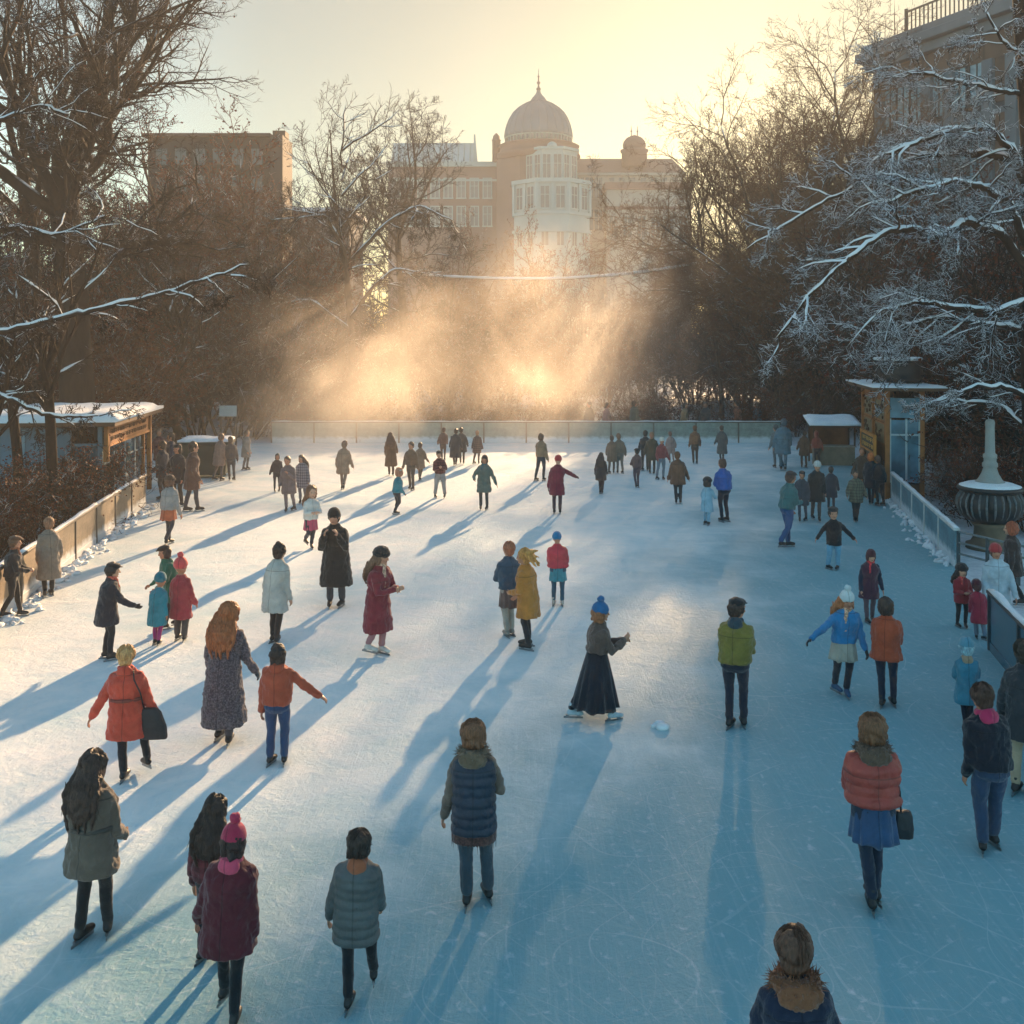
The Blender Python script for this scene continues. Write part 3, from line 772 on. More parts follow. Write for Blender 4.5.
# ---- limbs given point by point: snow laden boughs
def bough(t, pts, r0, r1, kid=9, L=1.6, lvl=2, wob=.2, up=-.02):
    pts = [V(p) for p in pts]; fine = []
    for a, c in zip(pts[:-1], pts[1:]):
        for k in range(6): fine.append(a.lerp(c, k / 6))
    fine.append(pts[-1])
    for i in range(1, len(fine) - 1):
        fine[i] = (fine[i - 1] + fine[i] * 2 + fine[i + 1]) / 4 + V((t.rnd.gauss(0, .02), t.rnd.gauss(0, .02), t.rnd.gauss(0, .02)))
    tube_into(t.trunk, fine, r0, r1, 7)
    n = len(fine) - 1
    tube_into(t.snow, [q + V((0, 0, (r0 + (r1 - r0) * i / n) * .72 + .012 + t.rnd.gauss(0, .012))) for i, q in enumerate(fine)], r0 * .75 + .012, r1 * .75 + .008, 6, True, t.rnd)
    for k in range(kid):
        f = (.12 + .88 * (k + t.rnd.random()) / kid) * n; i = min(int(f), n - 1); q = fine[i].lerp(fine[i + 1], f - i)
        d = (fine[i + 1] - fine[i]).normalized(); ax = rot_about(d.orthogonal(), d, t.rnd.uniform(0, 6.28))
        nd = rot_about(d, ax, R(t.rnd.uniform(25, 60))); nd.z *= .6; nd.normalize()
        t.branch(q, nd, L * t.rnd.uniform(.6, 1.2), max(.014, r0 * .3), lvl, 5, (0, 0, 7, 6, 5), up=up, wob=wob, lr=(.4, .7))
def at(px, py, Y): return (gx(px, Y), Y, gz(py, Y))

tR = TreeGen(31, snow=True, min_r=.009, droop=.06)
Yb = 26.0; bx_ = gx(1040, Yb)
tube_into(tR.trunk, [V((bx_, Yb, -.1)), V((bx_ - .1, Yb, 2)), V((bx_ - .2, Yb, 5)), V((bx_ - .1, Yb, 8)), V((bx_ - .3, Yb, 11)), V((bx_ - .5, Yb, 14))], .34, .2, 10, False)
bough(tR, [at(1028, 250, 26), at(1010, 205, 25.5), at(985, 187, 25), at(950, 183, 24.5), at(915, 192, 24), at(880, 205, 24)], .11, .03, 12)
bough(tR, [at(1032, 200, 26), at(1012, 150, 26), at(990, 130, 26), at(955, 130, 25.5), at(920, 142, 25.5), at(885, 155, 25.5)], .12, .03, 12)
bough(tR, [at(1030, 170, 26), at(1000, 155, 26.5), at(960, 153, 27), at(925, 155, 27), at(890, 170, 27.5), at(860, 185, 28), at(815, 207, 28.5), at(745, 250, 29)], .12, .025, 16)
bough(tR, [at(1034, 280, 26), at(1000, 232, 25), at(965, 222, 24.5), at(940, 238, 24), at(910, 228, 23.5), at(885, 232, 23), at(850, 257, 22.5), at(815, 290, 22.5), at(775, 340, 22.5)], .12, .025, 18, 1.4)
bough(tR, [at(1030, 300, 26), at(1000, 312, 25), at(960, 308, 24.5), at(920, 302, 24), at(885, 310, 24)], .1, .03, 10, 1.9)
bough(tR, [at(1030, 330, 26), at(990, 325, 27), at(945, 318, 27.5), at(905, 325, 28), at(880, 335, 28)], .09, .02, 8, 2.0)
bough(tR, [at(1028, 95, 26), at(1000, 90, 26), at(960, 82, 26.5), at(920, 74, 27), at(880, 78, 27.5)], .07, .018, 10, 1.3)
bough(tR, [at(1028, 60, 26), at(1005, 45, 25), at(985, 10, 25)], .06, .02, 8, 1.2)
bough(tR, [at(1030, 400, 26), at(1000, 385, 25), at(965, 390, 24.5), at(935, 402, 24)], .07, .02, 5, .8)
bough(tR, [at(1030, 430, 26), at(1000, 405, 27), at(950, 400, 28), at(910, 410, 28)], .06, .02, 5, .8)
tR.build('snowy_tree', 'snow-laden tree at the right edge with long arching white boughs', 'tree', (0, 0, 0), bark=bark_d, twig=twig_s)
# left edge tree with long low boughs
tL = TreeGen(33, snow=True, min_r=.009, droop=.05)
lx0 = gx(-60, 25)
tube_into(tL.trunk, [V((lx0, 25, -.1)), V((lx0 + .1, 25, 2)), V((lx0 - .1, 25, 5)), V((lx0 + .2, 25, 9)), V((lx0, 25, 12))], .3, .15, 10, False)
bough(tL, [at(-58, 350, 25), at(0, 333, 23.5), at(60, 320, 23), at(95, 310, 23), at(150, 297, 22.8), at(200, 282, 22.6), at(250, 264, 22.5)], .08, .02, 9, 1.0)
bough(tL, [at(-58, 380, 25), at(0, 393, 24), at(25, 408, 24), at(60, 418, 24.5), at(100, 416, 25)], .07, .025, 6, 1.0)
bough(tL, [at(-58, 250, 25), at(10, 225, 25), at(60, 235, 25.5), at(110, 215, 26)], .07, .02, 10, 1.5)
bough(tL, [at(-58, 160, 25), at(0, 120, 25), at(40, 105, 25), at(70, 115, 25)], .07, .02, 10, 1.5)
tL.build('snowy_tree', 'left edge tree with one long sunlit snow-crusted bough reaching across', 'tree', (0, 0, 0), bark=bark_d, twig=twig_d)
# snowy curved boughs in front of the palace side trees
tM = TreeGen(35, snow=True, min_r=.014)
mx = gx(300, 54)
tube_into(tM.trunk, [V((gx(350, 57), 57, -.1)), V((gx(352, 57), 57, 5)), V((gx(346, 57), 57, 9)), V((gx(335, 57), 57, 13)), V((gx(330, 57), 57, 17))], .26, .03, 9, False)
for k_ in range(9):
    z_ = 9 + k_ * .85; a_ = k_ * 2.4
    tM.branch(V((gx(342, 57), 57, z_)), V((math.cos(a_), math.sin(a_), .9)).normalized(), 4.2, .07, 2, 4, (0, 0, 7, 6, 4), up=.08, wob=.16)
bough(tM, [at(350, 300, 57), at(345, 250, 56), at(325, 215, 55), at(300, 218, 54)], .14, .04, 9, 2.2)
bough(tM, [at(350, 320, 57), at(370, 290, 56), at(395, 268, 55), at(430, 275, 54)], .12, .04, 8, 2.0)
bough(tM, [at(350, 330, 57), at(310, 300, 56), at(270, 305, 55), at(235, 330, 54)], .12, .03, 10, 2.0)
bough(tM, [at(352, 260, 57), at(390, 220, 56), at(420, 205, 56), at(455, 222, 56)], .12, .03, 10, 2.2)
tM.build('snowy_tree', 'snow-outlined tree with drooping white boughs behind the left steam plume', 'tree', (0, 0, 0), bark=bark_m, twig=twig_d)

# ---- thickets
sA = shrub(41, 6.0, 11, (6, 6, 5), .3); rA = sA.build('thicket_shrub', 'x', 'shrub', (0, 0, 0), bark=twig_d, twig=twig_d, leafm=leaf_r)
sB = shrub(42, 5.0, 12, (6, 6, 5), .6, leaf=.11); rB = sB.build('thicket_shrub', 'x', 'shrub', (0, 0, 0), bark=twig_r, twig=twig_r, leafm=leaf_r)
sC = shrub(43, 4.0, 12, (6, 6, 5), .05, snow=False); rC = sC.build('thicket_shrub', 'x', 'shrub', (0, 0, 0), bark=twig_d, twig=twig_d, leafm=leaf_r)
sD = shrub(44, 1.9, 14, (6, 5, 4), .5, spread=.7, leaf=.05, min_r=.006); rD = sD.build('low_bush', 'x', 'bush', (0, 0, 0), bark=twig_d, twig=twig_d, leafm=leaf_r)
used = set()
def thick(proto, x, y, s, label, group):
    rnd = random.Random(int(x * 131 + y * 17))
    f = proto.name not in used; used.add(proto.name)
    sq = rnd.uniform(.9, 1.15)
    place(proto, x, y, rnd.uniform(0, 6.28), (s * sq, s * sq, s), label, group, f)
rnd = random.Random(5)
# left mass
for k in range(40):
    Y = rnd.uniform(39, 76); px = rnd.uniform(-40, 300)
    X = gx(px, Y)
    if X > -15.5 and Y < 50: X = -15.5 - rnd.uniform(0, 9)
    thick(rnd.choice((rA, rB, rA, rC)), X, Y, rnd.uniform(.95, 1.6), 'tangled snow-flecked shrub in the thicket left of the rink', 'shrubs in the left thicket')
# far mass behind the end boards, lower where the sun comes in over the rink
for k in range(46):
    Y = rnd.uniform(53, 96); px = 250 + 570 * (k + rnd.random()) / 46
    X = gx(px, Y); hmax = (9.5 if Y > 62 or px < 290 else 3.2) if px < 400 else (max(1.8, ((Y - 46) * .265 + 1.0) * .68) if px < 560 else (max(1.3, ((Y - 49) * .265 + .8) * .68) if px < 735 else 10))
    proto, h0 = rnd.choice(((rA, 6.0), (rB, 5.0), (rC, 4.0), (rB, 5.0)))
    thick(proto, X, Y, min(rnd.uniform(1.0, 1.8), hmax / h0), 'hazy bare shrub in the thicket behind the far boards', 'shrubs behind the far boards')
for k in range(24):
    Y = rnd.uniform(50.5, 53); px = 260 + 540 * (k + rnd.random()) / 24
    thick(rD, gx(px, Y), Y, rnd.uniform(.8, 1.2), 'low bush right behind the far boards', 'bushes along the far boards')
# right mass
for k in range(38):
    Y = rnd.uniform(30, 72); px = rnd.uniform(770, 1060)
    X = gx(px, Y)
    if Y < 46: X = max(X, 16.5 + rnd.random() * 3)
    hmax = 9
    thick(rnd.choice((rA, rC, rA, rB)), X, Y, rnd.uniform(.9, 1.5), 'dark snow-flecked shrub in the thicket right of the rink', 'shrubs in the right thicket')
for k in range(12):
    t_ = k / 11; X = 12.6 - 2.2 * t_ + rnd.uniform(.3, 1.8); Y = 31 - 8 * t_ + rnd.uniform(-.5, .5)
    if Y < 26.5: continue
    thick(rD, X + .6, Y, rnd.uniform(.75, 1.05), 'dark reddish bush behind the blue right boards', 'bushes behind the right boards')
for k in range(10):
    t_ = k / 9; X = -10.3 - 1.7 * t_ - rnd.uniform(.2, 1.2); Y = 18.5 + 11 * t_
    thick(rD, X, Y, rnd.uniform(.75, 1.1), 'small snowy bush behind the beige left boards', 'bushes behind the left boards')
# far-off wood closing the view
wood = B(); rw = random.Random(9)
for k in range(900):
    Y = rw.uniform(100, 190); px = rw.uniform(-80, 1100); X = gx(px, Y); h = rw.uniform(6, 12.5)
    p = V((X, Y, 0)); d = V((rw.gauss(0, .06), rw.gauss(0, .06), 1))
    tube_into(wood, [p, p + d * h * .5, p + d * h], .12, .03, 3)
    for j in range(26):
        q = p + d * h * rw.uniform(.1, .98); dd = V((rw.gauss(0, 1), rw.gauss(0, 1), rw.uniform(.1, 1.2))).normalized(); l = rw.uniform(.8, 2.6)
        tube_into(wood, [q, q + dd * l], .05, .02, 3)
tag(wood.obj('woods', twig_r, None), 'far-off bare wood reading as one brown mass behind the rink', kind='stuff')
# ================================================================ booths, stalls and small structures
wood_o = plain('#9a5f2c', .65, .3, 3); wood_d = plain('#5a3d28', .7, .3, 3); pale = plain('#587585', .7, .15, 1.2); dark_m = plain('#1f2426', .55, .3, 4)
booth_glass = glassmat('#3f6272', .15)
def snow_slab(w0, w1, d0, d1, z, th, seed, nx=16, ny=12):
    b = B(); i = 0
    for a in range(ny + 1):
        for c in range(nx + 1):
            x = w0 + (w1 - w0) * c / nx; y = d0 + (d1 - d0) * a / ny
            e = min(c, nx - c, a, ny - a); h = th * (0.35 if e == 0 else (.85 if e == 1 else 1)) + .06 * mnoise.noise(V((x * 1.7, y * 1.7, seed)))
            b.v.append((x, y, z + max(.02, h)))
    n = nx + 1
    for a in range(ny):
        for c in range(nx): b.f.append((a * n + c, a * n + c + 1, (a + 1) * n + c + 1, (a + 1) * n + c))
    k = len(b.v)
    b.v += [(w0, d0, z), (w1, d0, z), (w1, d1, z), (w0, d1, z)]
    b.f += [tuple([k, k + 1] + list(range(nx, -1, -1))), tuple([k + 1, k + 2] + [q * n + nx for q in range(ny, -1, -1)]),
            tuple([k + 2, k + 3] + [ny * n + c for c in range(n)]), tuple([k + 3, k] + [q * n for q in range(ny + 1)])]
    return b
def strokes(b, x0, x1, z0, z1, y, rows, seed):
    """carved illegible lettering: rows of small raised strokes"""
    r = random.Random(seed); hgt = (z1 - z0) / rows
    for i in range(rows):
        x = x0
        while x < x1 - .06:
            w_ = r.uniform(.03, .08); zz = z0 + hgt * i + hgt * .2
            k = r.choice((0, 1, 2))
            if k != 1: b.box(x, x + .018, y - .012, y, zz, zz + hgt * .6)
            if k != 2: b.box(x + .02, x + w_, y - .012, y, zz + hgt * .22, zz + hgt * .34)
            if k != 0: b.box(x + .02, x + w_, y - .012, y, zz + hgt * .48, zz + hgt * .6)
            x += w_ + .035
    return b

# left booth: local +x runs away from the camera along the rink, local -y faces the rink
a0 = V((-12.0, 29.3, 0)); a1 = V((-12.55, 34.2, 0)); L0 = (a1 - a0).length; an = math.atan2(a1.y - a0.y, a1.x - a0.x)
kl = thing('ticket_booth', 'left booth with snowy roof, orange wooden sign board and pale blue walls', 'booth', tuple(a0), an)
Mx = Matrix.Rotation(math.pi, 4, 'Z')
B().box(0, L0, .12, 3.4, 0, .85).obj('base_wall', pale, kl)
B().box(0.0, .1, .9, 3.4, .853, 2.55).obj('side_wall', pale, kl)
B().box(.1, L0, 3.3, 3.4, .853, 2.55).obj('back_wall', pale, kl); B().box(L0 - .1, L0, .2, 3.3, .853, 2.55).obj('side_wall', pale, kl)
for xx in (0.06, 1.25, 2.45, 3.65, L0 - .06):
    o = B().box(xx - .06, xx + .06, .0, .14, 0, 2.6).obj('post', pale if 0 < xx < L0 - .1 else wood_o, kl); bev(o, .01)
for k in range(4):
    x0_ = (0.12, 1.31, 2.51, 3.71)[k]; f = B()
    B().box(x0_ + .02, x0_ + 1.05, .06, .09, .86, 2.0).obj('window_pane', booth_glass, kl)
    B().box(x0_, x0_ + 1.09, .03, .12, 1.42, 1.47).obj('glazing_bar', pale, kl)
B().box(.02, .05, .14, .88, .86, 2.0).obj('window_pane', booth_glass, kl)
B().box(-.02, .08, .14, .88, 2.0, 2.08).obj('glazing_bar', pale, kl)
for yy in (1.35, 2.2, 2.9): B().box(-.025, -.002, yy - .04, yy + .04, .86, 2.5).obj('wall_batten', plain('#6d8b99', .6, .2, 2), kl)
o = B().box(-.06, L0 - .15, -.16, -.06, 2.02, 2.58).obj('sign_board', wood_o, kl); bev(o, .015)
sb = B(); strokes(sb, .25, L0 - .45, 2.1, 2.5, -.162, 2, 3); sb.obj('carved_lettering', wood_d, o)
fb = B()
fb.box(-.1, L0 - .1, -.19, -.161, 2.55, 2.62); fb.box(-.1, L0 - .1, -.19, -.161, 1.98, 2.05); fb.box(-.1, 0, -.19, -.161, 2.05, 2.55); fb.obj('sign_frame', plain('#b37334', .6, .25, 3), o)
B().box(-.1, .02, -.2, -.05, 1.55, 2.0).obj('bracket', wood_o, kl)
bev(B().box(L0 - .12, L0 + .02, -.22, -.08, 0, 2.62).obj('corner_post', wood_o, kl), .01)
rt = B().box(-.55, L0 + .35, -.5, 3.8, 2.62, 2.74).obj('roof', wood_d, kl)
ss = snow_slab(-.58, L0 + .38, -.53, 3.85, 2.742, .24, 2.2, 16, 16); ss.obj('snow_cover', snowmat(), rt, True)

# right kiosk
c0 = V((11.95, 31.95, 0)); u = V((.76, 4.5, 0)).normalized(); an2 = math.atan2(u.y, u.x)
kr = thing('ticket_kiosk', 'tall orange wooden kiosk with glazed front and round wreath ring on its roof', 'kiosk', tuple(c0), an2)
# local x = along the rink away from camera, local y = left of that (towards the ice is +y), so the kiosk body lies in y<0
KL, KW, KH = 4.2, 1.15, 3.5
B().box(0.06, KL, -KW, -.06, 0, .5).obj('base_wall', wood_d, kr)
B().box(.12, KL, -.12, -.05, .503, KH - .1).obj('rink_wall', wood_o, kr)
B().box(.12, KL, -KW, -KW + .08, .503, KH - .1).obj('back_wall', wood_d, kr)
B().box(KL - .08, KL, -KW + .082, -.122, .503, KH - .1).obj('end_wall', wood_d, kr)
for (x, y) in ((0.05, -.05), (0.05, -KW + .05), (KL - .05, -.03), (KL - .05, -KW + .05), (2.1, -.02)):
    bev(B().box(x - .07, x + .07, y - .07, y + .07, 0, KH).obj('post', wood_o, kr), .012)
gp = B().box(.03, .06, -KW + .14, -.14, .55, 2.55).obj('front_glass', glassmat('#4d7f96', .12), kr)
for yy in (-.13, -.62, -KW + .13): B().box(.0, .08, yy - .03, yy + .03, .55, 2.6).obj('glazing_bar', plain('#9fb6bf', .5, .1, 3), gp)
B().box(-.01, .08, -KW + .12, -.12, 2.05, 2.11).obj('glazing_bar', plain('#9fb6bf', .5, .1, 3), gp)
B().box(.03, .1, -KW + .12, -.12, 2.62, 3.25).obj('transom', glassmat('#4d7f96', .2), kr)
for k in range(4):
    B().lathe([(.0, 0), (.07, .02), (.085, .08), (.05, .13), (0, .14)], 10, (.12, -.3 - k * .19, 2.3)).obj('globe_lamp', plain('#cfdfe4', .4, .1), kr, True)
for i in range(2):
    for j in range(2):
        x0_ = .3 + i * 2.0; z0_ = 1.75 + j * .75
        f = B().box(x0_, x0_ + 1.6, -.05, -.02, z0_, z0_ + .62).obj('wall_panel', plain('#7d6a4c', .6, .3, 5), kr)
        fr = B(); fr.box(x0_ - .05, x0_, -.05, .0, z0_ - .05, z0_ + .67); fr.box(x0_ + 1.6, x0_ + 1.65, -.05, .0, z0_ - .05, z0_ + .67)
        fr.box(x0_, x0_ + 1.6, -.05, .0, z0_ + .62, z0_ + .67); fr.box(x0_, x0_ + 1.6, -.05, .0, z0_ - .05, z0_); fr.obj('panel_frame', wood_o, f)
        r_ = random.Random(i * 2 + j); tb = B()
        for q in range(9): tb.lathe([(0, 0), (.06, .01), (.05, .05), (0, .06)], 7, T=lambda p, a=r_.uniform(x0_ + .1, x0_ + 1.5), c=r_.uniform(z0_ + .08, z0_ + .5): V((a + p.x, -.02 + p.z, c + p.y)))
        tb.obj('carved_ornament', wood_d, f)
# framed board leaning off the rink side
fb = thing('sign_frame', 'amber wooden framed notice board fixed low on the kiosk rink side', 'notice board', tuple(c0 + u * .35 + V((-.25, 0, 0))), an2)
B().box(0, 2.3, .02, .06, .95, 1.95).obj('board', plain('#3d2f22', .7, .3, 4), fb)
f = B(); f.box(-.08, 2.38, .0, .1, 1.95, 2.04); f.box(-.08, 2.38, .0, .1, .86, .95); f.box(-.08, 0, .0, .1, .0, 1.95); f.box(2.3, 2.38, .0, .1, .0, 1.95); f.box(0, 2.3, .0, .1, 1.42, 1.48)
bev(f.obj('frame', plain('#b8752c', .55, .25, 4), fb), .01)
st = B()
i0 = 0; strokes(st, .15, 2.1, 1.5, 1.92, -.062, 2, 8)
st.v = [(x, -y, z) for x, y, z in st.v]; st.obj('lettering', plain('#c79a55', .6, .2, 5), fb)
rt = B().box(-.6, KL + .4, -KW - .55, .5, KH, KH + .1).obj('roof', wood_d, kr)
snow_slab(-.62, KL + .42, -KW - .57, .52, KH + .102, .07, 4.4, 16, 14).obj('snow_cover', snowmat(), rt, True)
wr = thing('wreath_ring', 'big dark round wreath ring with snow lying on the kiosk roof', 'wreath', tuple(c0 + u * 1.3 + V((.62, -.1, KH + .19))), 0)
tw = B(); rr = random.Random(6)
for k in range(620):
    a = rr.uniform(0, 6.283); R0 = .66 + rr.gauss(0, .07); z = rr.uniform(0, .8)
    p = V((R0 * math.cos(a), R0 * math.sin(a), z)); d = V((-math.sin(a), math.cos(a), rr.gauss(0, .35))) * .28 + V((rr.gauss(0, .07), rr.gauss(0, .07), 0))
    tube_into(tw, [p, p + d * .5, p + d], .022, .008, 4)
tw.torus((0, 0, .38), .68, .68, .09, 28, 8, rz=.36); tw.obj('twig_ring', dark_m, wr, True)
B().torus((0, 0, .79), .68, .68, .11, 28, 8, rz=.06).obj('snow_cover', snowmat(), wr, True)
for k in range(5):
    a = k * 1.257; B().box(.66 * math.cos(a) - .03, .66 * math.cos(a) + .03, .66 * math.sin(a) - .03, .66 * math.sin(a) + .03, -.05, .05).obj('foot', dark_m, wr)

# market stalls
def stall(x, y, rz, w_, label, clothc):
    t = thing('market_stall', label, 'stall', (x, y, 0), rz)
    bev(B().box(-w_ / 2, w_ / 2, -.7, -.1, 0, .9).obj('counter', plain('#7f715f', .75, .25, 3), t), .02)
    B().box(-w_ / 2 - .06, w_ / 2 + .06, -.78, -.05, .9, .95).obj('counter_top', plain('#9a948a', .6, .2, 4), t)
    for sx in (-1, 1):
        for yy in (-.6, .9): B().box(sx * w_ / 2 - .04, sx * w_ / 2 + .04, yy - .04, yy + .04, .0 if yy > 0 else .951, 2.0).obj('post', wood_d, t)
    B().box(-w_ / 2, w_ / 2, .86, .9, .4, 1.95).obj('back_panel', plain(clothc, .8, .3, 3), t)
    r_ = B(); r_.rings([[(-w_ / 2 - .25, -1.0, 1.85), (w_ / 2 + .25, -1.0, 1.85), (w_ / 2 + .25, 1.1, 2.15), (-w_ / 2 - .25, 1.1, 2.15)],
                        [(-w_ / 2 - .25, -1.0, 1.93), (w_ / 2 + .25, -1.0, 1.93), (w_ / 2 + .25, 1.1, 2.23), (-w_ / 2 - .25, 1.1, 2.23)]])
    rf = r_.obj('awning', wood_d, t)
    o = snow_slab(-w_ / 2 - .27, w_ / 2 + .27, -1.02, 1.12, 0, .15, x, 12, 10).obj('snow_cover', snowmat(), rf, True)
    o.location.z = 2.09; o.rotation_euler.x = math.atan2(.3, 2.1)
    return t
ms = stall(gx(832, 41), 41.0, R(-8), 1.9, 'snow-roofed stall with beige counter beside the tall kiosk', '#7a4a2a'); ms.scale = (.84, .84, .84)
t = thing('storage_bin', 'dark green bin with snowy lid beside the left exit', 'bin', (gx(205, 37), 37.2, 0), R(6))
bn = B(); bn.rings([[(-.75, -.5, .12), (.75, -.5, .12), (.75, .5, .12), (-.75, .5, .12)], [(-.9, -.6, 1.25), (.9, -.6, 1.25), (.9, .6, 1.25), (-.9, .6, 1.25)]]); bev(bn.obj('body', plain('#22342f', .5, .2, 3), t), .03)
ld = B().box(-.95, .95, -.66, .66, 1.25, 1.35).obj('lid', plain('#1d2a28', .5, .2, 3), t)
snow_slab(-.93, .93, -.64, .64, 1.352, .14, 7, 10, 8).obj('snow_cover', snowmat(), ld, True)
for sx in (-1, 1):
    for sy in (-1, 1): B().lathe([(.06, -.03), (.06, .03)], 10, T=lambda p, sx=sx, sy=sy: V((sx * .6 + p.z, sy * .4 + p.y, .06 + p.x))).obj('wheel', dark_m, t)
t = thing('notice_board', 'white sign on dark posts in the haze behind the green bin', 'sign', (gx(222, 45), 46.0, 0), 0)
for sx in (-1, 1): B().box(sx * .35 - .04, sx * .35 + .04, -.04, .04, 0, 2.0).obj('post', dark_m, t)
B().box(-.4, .4, -.07, -.041, 1.55, 2.05).obj('sign_panel', plain('#a7b3b5', .6, .1), t)

# fluted stone basin with column
t = thing('fountain_urn', 'dark fluted basin with white column standing behind the right boards', 'fountain', (gx(990, 24.6), 24.6, 0))
dkst = plain('#1c1b1c', .5, .35, 3); ltst = plain('#8f8f8a', .7, .2, 2)
B().lathe([(.62, 0), (.62, .12), (.5, .16), (.42, .3), (.4, .55), (.5, .66)], 24).obj('pedestal', plain('#6c5c4a', .8, .25, 3), t, True)
rs = []
for (r_, z, fl_) in ((.42, .66, 0), (.62, .74, .03), (.76, .9, .07), (.82, 1.1, .09), (.8, 1.28, .08), (.72, 1.42, .05), (.7, 1.5, 0)):
    rs.append([((r_ + fl_ * (abs(math.sin(9 * q / 180 * math.pi * 1.0)) - .5) * 1.0) * math.cos(2 * math.pi * q / 180), (r_ + fl_ * (abs(math.sin(9 * q / 180 * math.pi)) - .5)) * math.sin(2 * math.pi * q / 180), z) for q in range(180)])
bs = B(); bs.rings(rs); bs = bs.obj('basin', dkst, t, True)
fl_ = B()
rf_ = random.Random(5)
for k in range(27):
    a = 2 * math.pi * (k + rf_.uniform(-.1, .1)) / 27
    pts = [(r_ * math.cos(a), r_ * math.sin(a), z) for r_, z in ((.655, .78), (.79, .92), (.855, 1.1), (.835, 1.27), (.745, 1.41))]
    q_ = rf_.uniform(.4, 1.0); fl_.tube(pts, [.012 * q_, .03 * q_, .033 * q_, .03, .03], 6)
fl_.obj('stone_ribs', plain('#5f6365', .8, .4, 12), bs, True)
B().torus((0, 0, 1.53), .78, .78, .06, 40, 8).obj('rim', dkst, bs, True)
B().lathe([(.8, 1.54), (.78, 1.6), (.6, 1.66), (.42, 1.69)], 32).obj('snow_cover', snowmat(), bs, True)
B().lathe([(.42, 1.66), (.31, 1.75), (.22, 1.9), (.17, 2.05), (.2, 2.08), (.2, 2.16), (.16, 2.2), (.16, 2.28), (.18, 2.3), (.18, 2.38), (.13, 2.42), (.115, 3.05), (.125, 3.2), (.1, 3.26), (0.02, 3.28)], 24).obj('column', ltst, t, True)

t.scale = (.9, .9, .97)
# snow crusted cable between the trees
cb = [at(403, 273, 67.5), at(440, 277, 66), at(500, 279.5, 64.5), at(560, 279.5, 63.5), at(620, 275.5, 63), at(670, 269, 63), at(706, 262, 65.5)]
t = thing('cable', 'snow-crusted cable strung between two trees across the palace view', 'cable', (0, 0, 0))
cbv = [V(p) for p in cb]; fine = []
for a, c in zip(cbv[:-1], cbv[1:]):
    for k in range(8): fine.append(a.lerp(c, k / 8))
fine.append(cbv[-1])
for _ in range(4):
    fine = [fine[0]] + [(fine[i - 1] + fine[i] + fine[i + 1]) / 3 for i in range(1, len(fine) - 1)] + [fine[-1]]
B().tube(fine, [.05] * len(fine), 6, False).obj('wire', dark_m, t)
rr = random.Random(3)
B().tube([q + V((0, 0, .07)) for q in fine], [.06 + .06 * abs(mnoise.noise(q * .9)) + rr.random() * .03 for q in fine], 7, True).obj('snow_crust', snowmat(), t, True)

# parked car seen between the trunks on the far left
t = thing('parked_car', 'snow-covered pale car half hidden behind the trunks at the left edge', 'car', (gx(8, 33), 33, 0), R(75))
prof = [(-2.0, .35), (-2.05, .75), (-1.55, .92), (-1.0, 1.42), (.55, 1.45), (1.15, .98), (1.95, .82), (2.05, .4)]
b = B(); b.rings([[(x, y, z) for x, z in prof] for y in (-.82, .82)]); b.f = [tuple(reversed(f)) for f in b.f]
bev(b.obj('body', plain('#a39a86', .35, .1, 2), t), .06, 3)
for y in (-.83, .83):
    B().quad((-1.15, y, .95), (.95, y, .98), (.5, y, 1.35), (-.85, y, 1.35)).obj('side_window', glassmat('#26333a', .1), t)
    for x in (-1.25, 1.25):
        wl = B().lathe([(.2, -.1), (.31, -.08), (.31, .08), (.2, .1)], 18, T=lambda p, x=x, y=y: V((x + p.x, y * .93 + p.z, .31 + p.y))).obj('wheel', plain('#15171a', .8), t, True)
        B().lathe([(.18, -.105), (.18, .105)], 12, T=lambda p, x=x, y=y: V((x + p.x, y * .93 + p.z, .31 + p.y))).obj('rim', plain('#7c8082', .4), wl)
o = snow_slab(-1.0, .55, -.72, .72, 1.44, .12, 9, 10, 8).obj('snow_cover', snowmat(), t, True)
# ================================================================ people
PEND = []          # (object, voxel, smooth iterations, displacement)
def soft(bld, name, mat, parent, voxel, it=3, disp=0, dscale=.12):
    o = bld.obj(name, mat, parent, True); m = o.modifiers.new('r', 'REMESH'); m.mode = 'VOXEL'; m.voxel_size = voxel; m.use_smooth_shade = True
    m = o.modifiers.new('s', 'SMOOTH'); m.factor = .5; m.iterations = it
    if disp:
        key = 'folds%.3f' % dscale
        tx = bpy.data.textures.get(key) or bpy.data.textures.new(key, 'CLOUDS'); tx.noise_scale = dscale; tx.noise_depth = 2
        m = o.modifiers.new('d', 'DISPLACE'); m.texture = tx; m.strength = disp; m.mid_level = .42; m.texture_coords = 'GLOBAL'
    PEND.append(o); return o

def arm_dirs(side, flex, abd, elb, cross):
    def dirv(a, b): return Matrix.Rotation(-R(b) * side, 3, 'Y') @ V((0, math.sin(R(a)), -math.cos(R(a))))
    inw = cross * (2.2 if elb > 50 else 1)
    return dirv(flex, abd), Matrix.Rotation(R(inw) * side, 3, 'Z') @ dirv(flex + elb, abd - cross * .5)

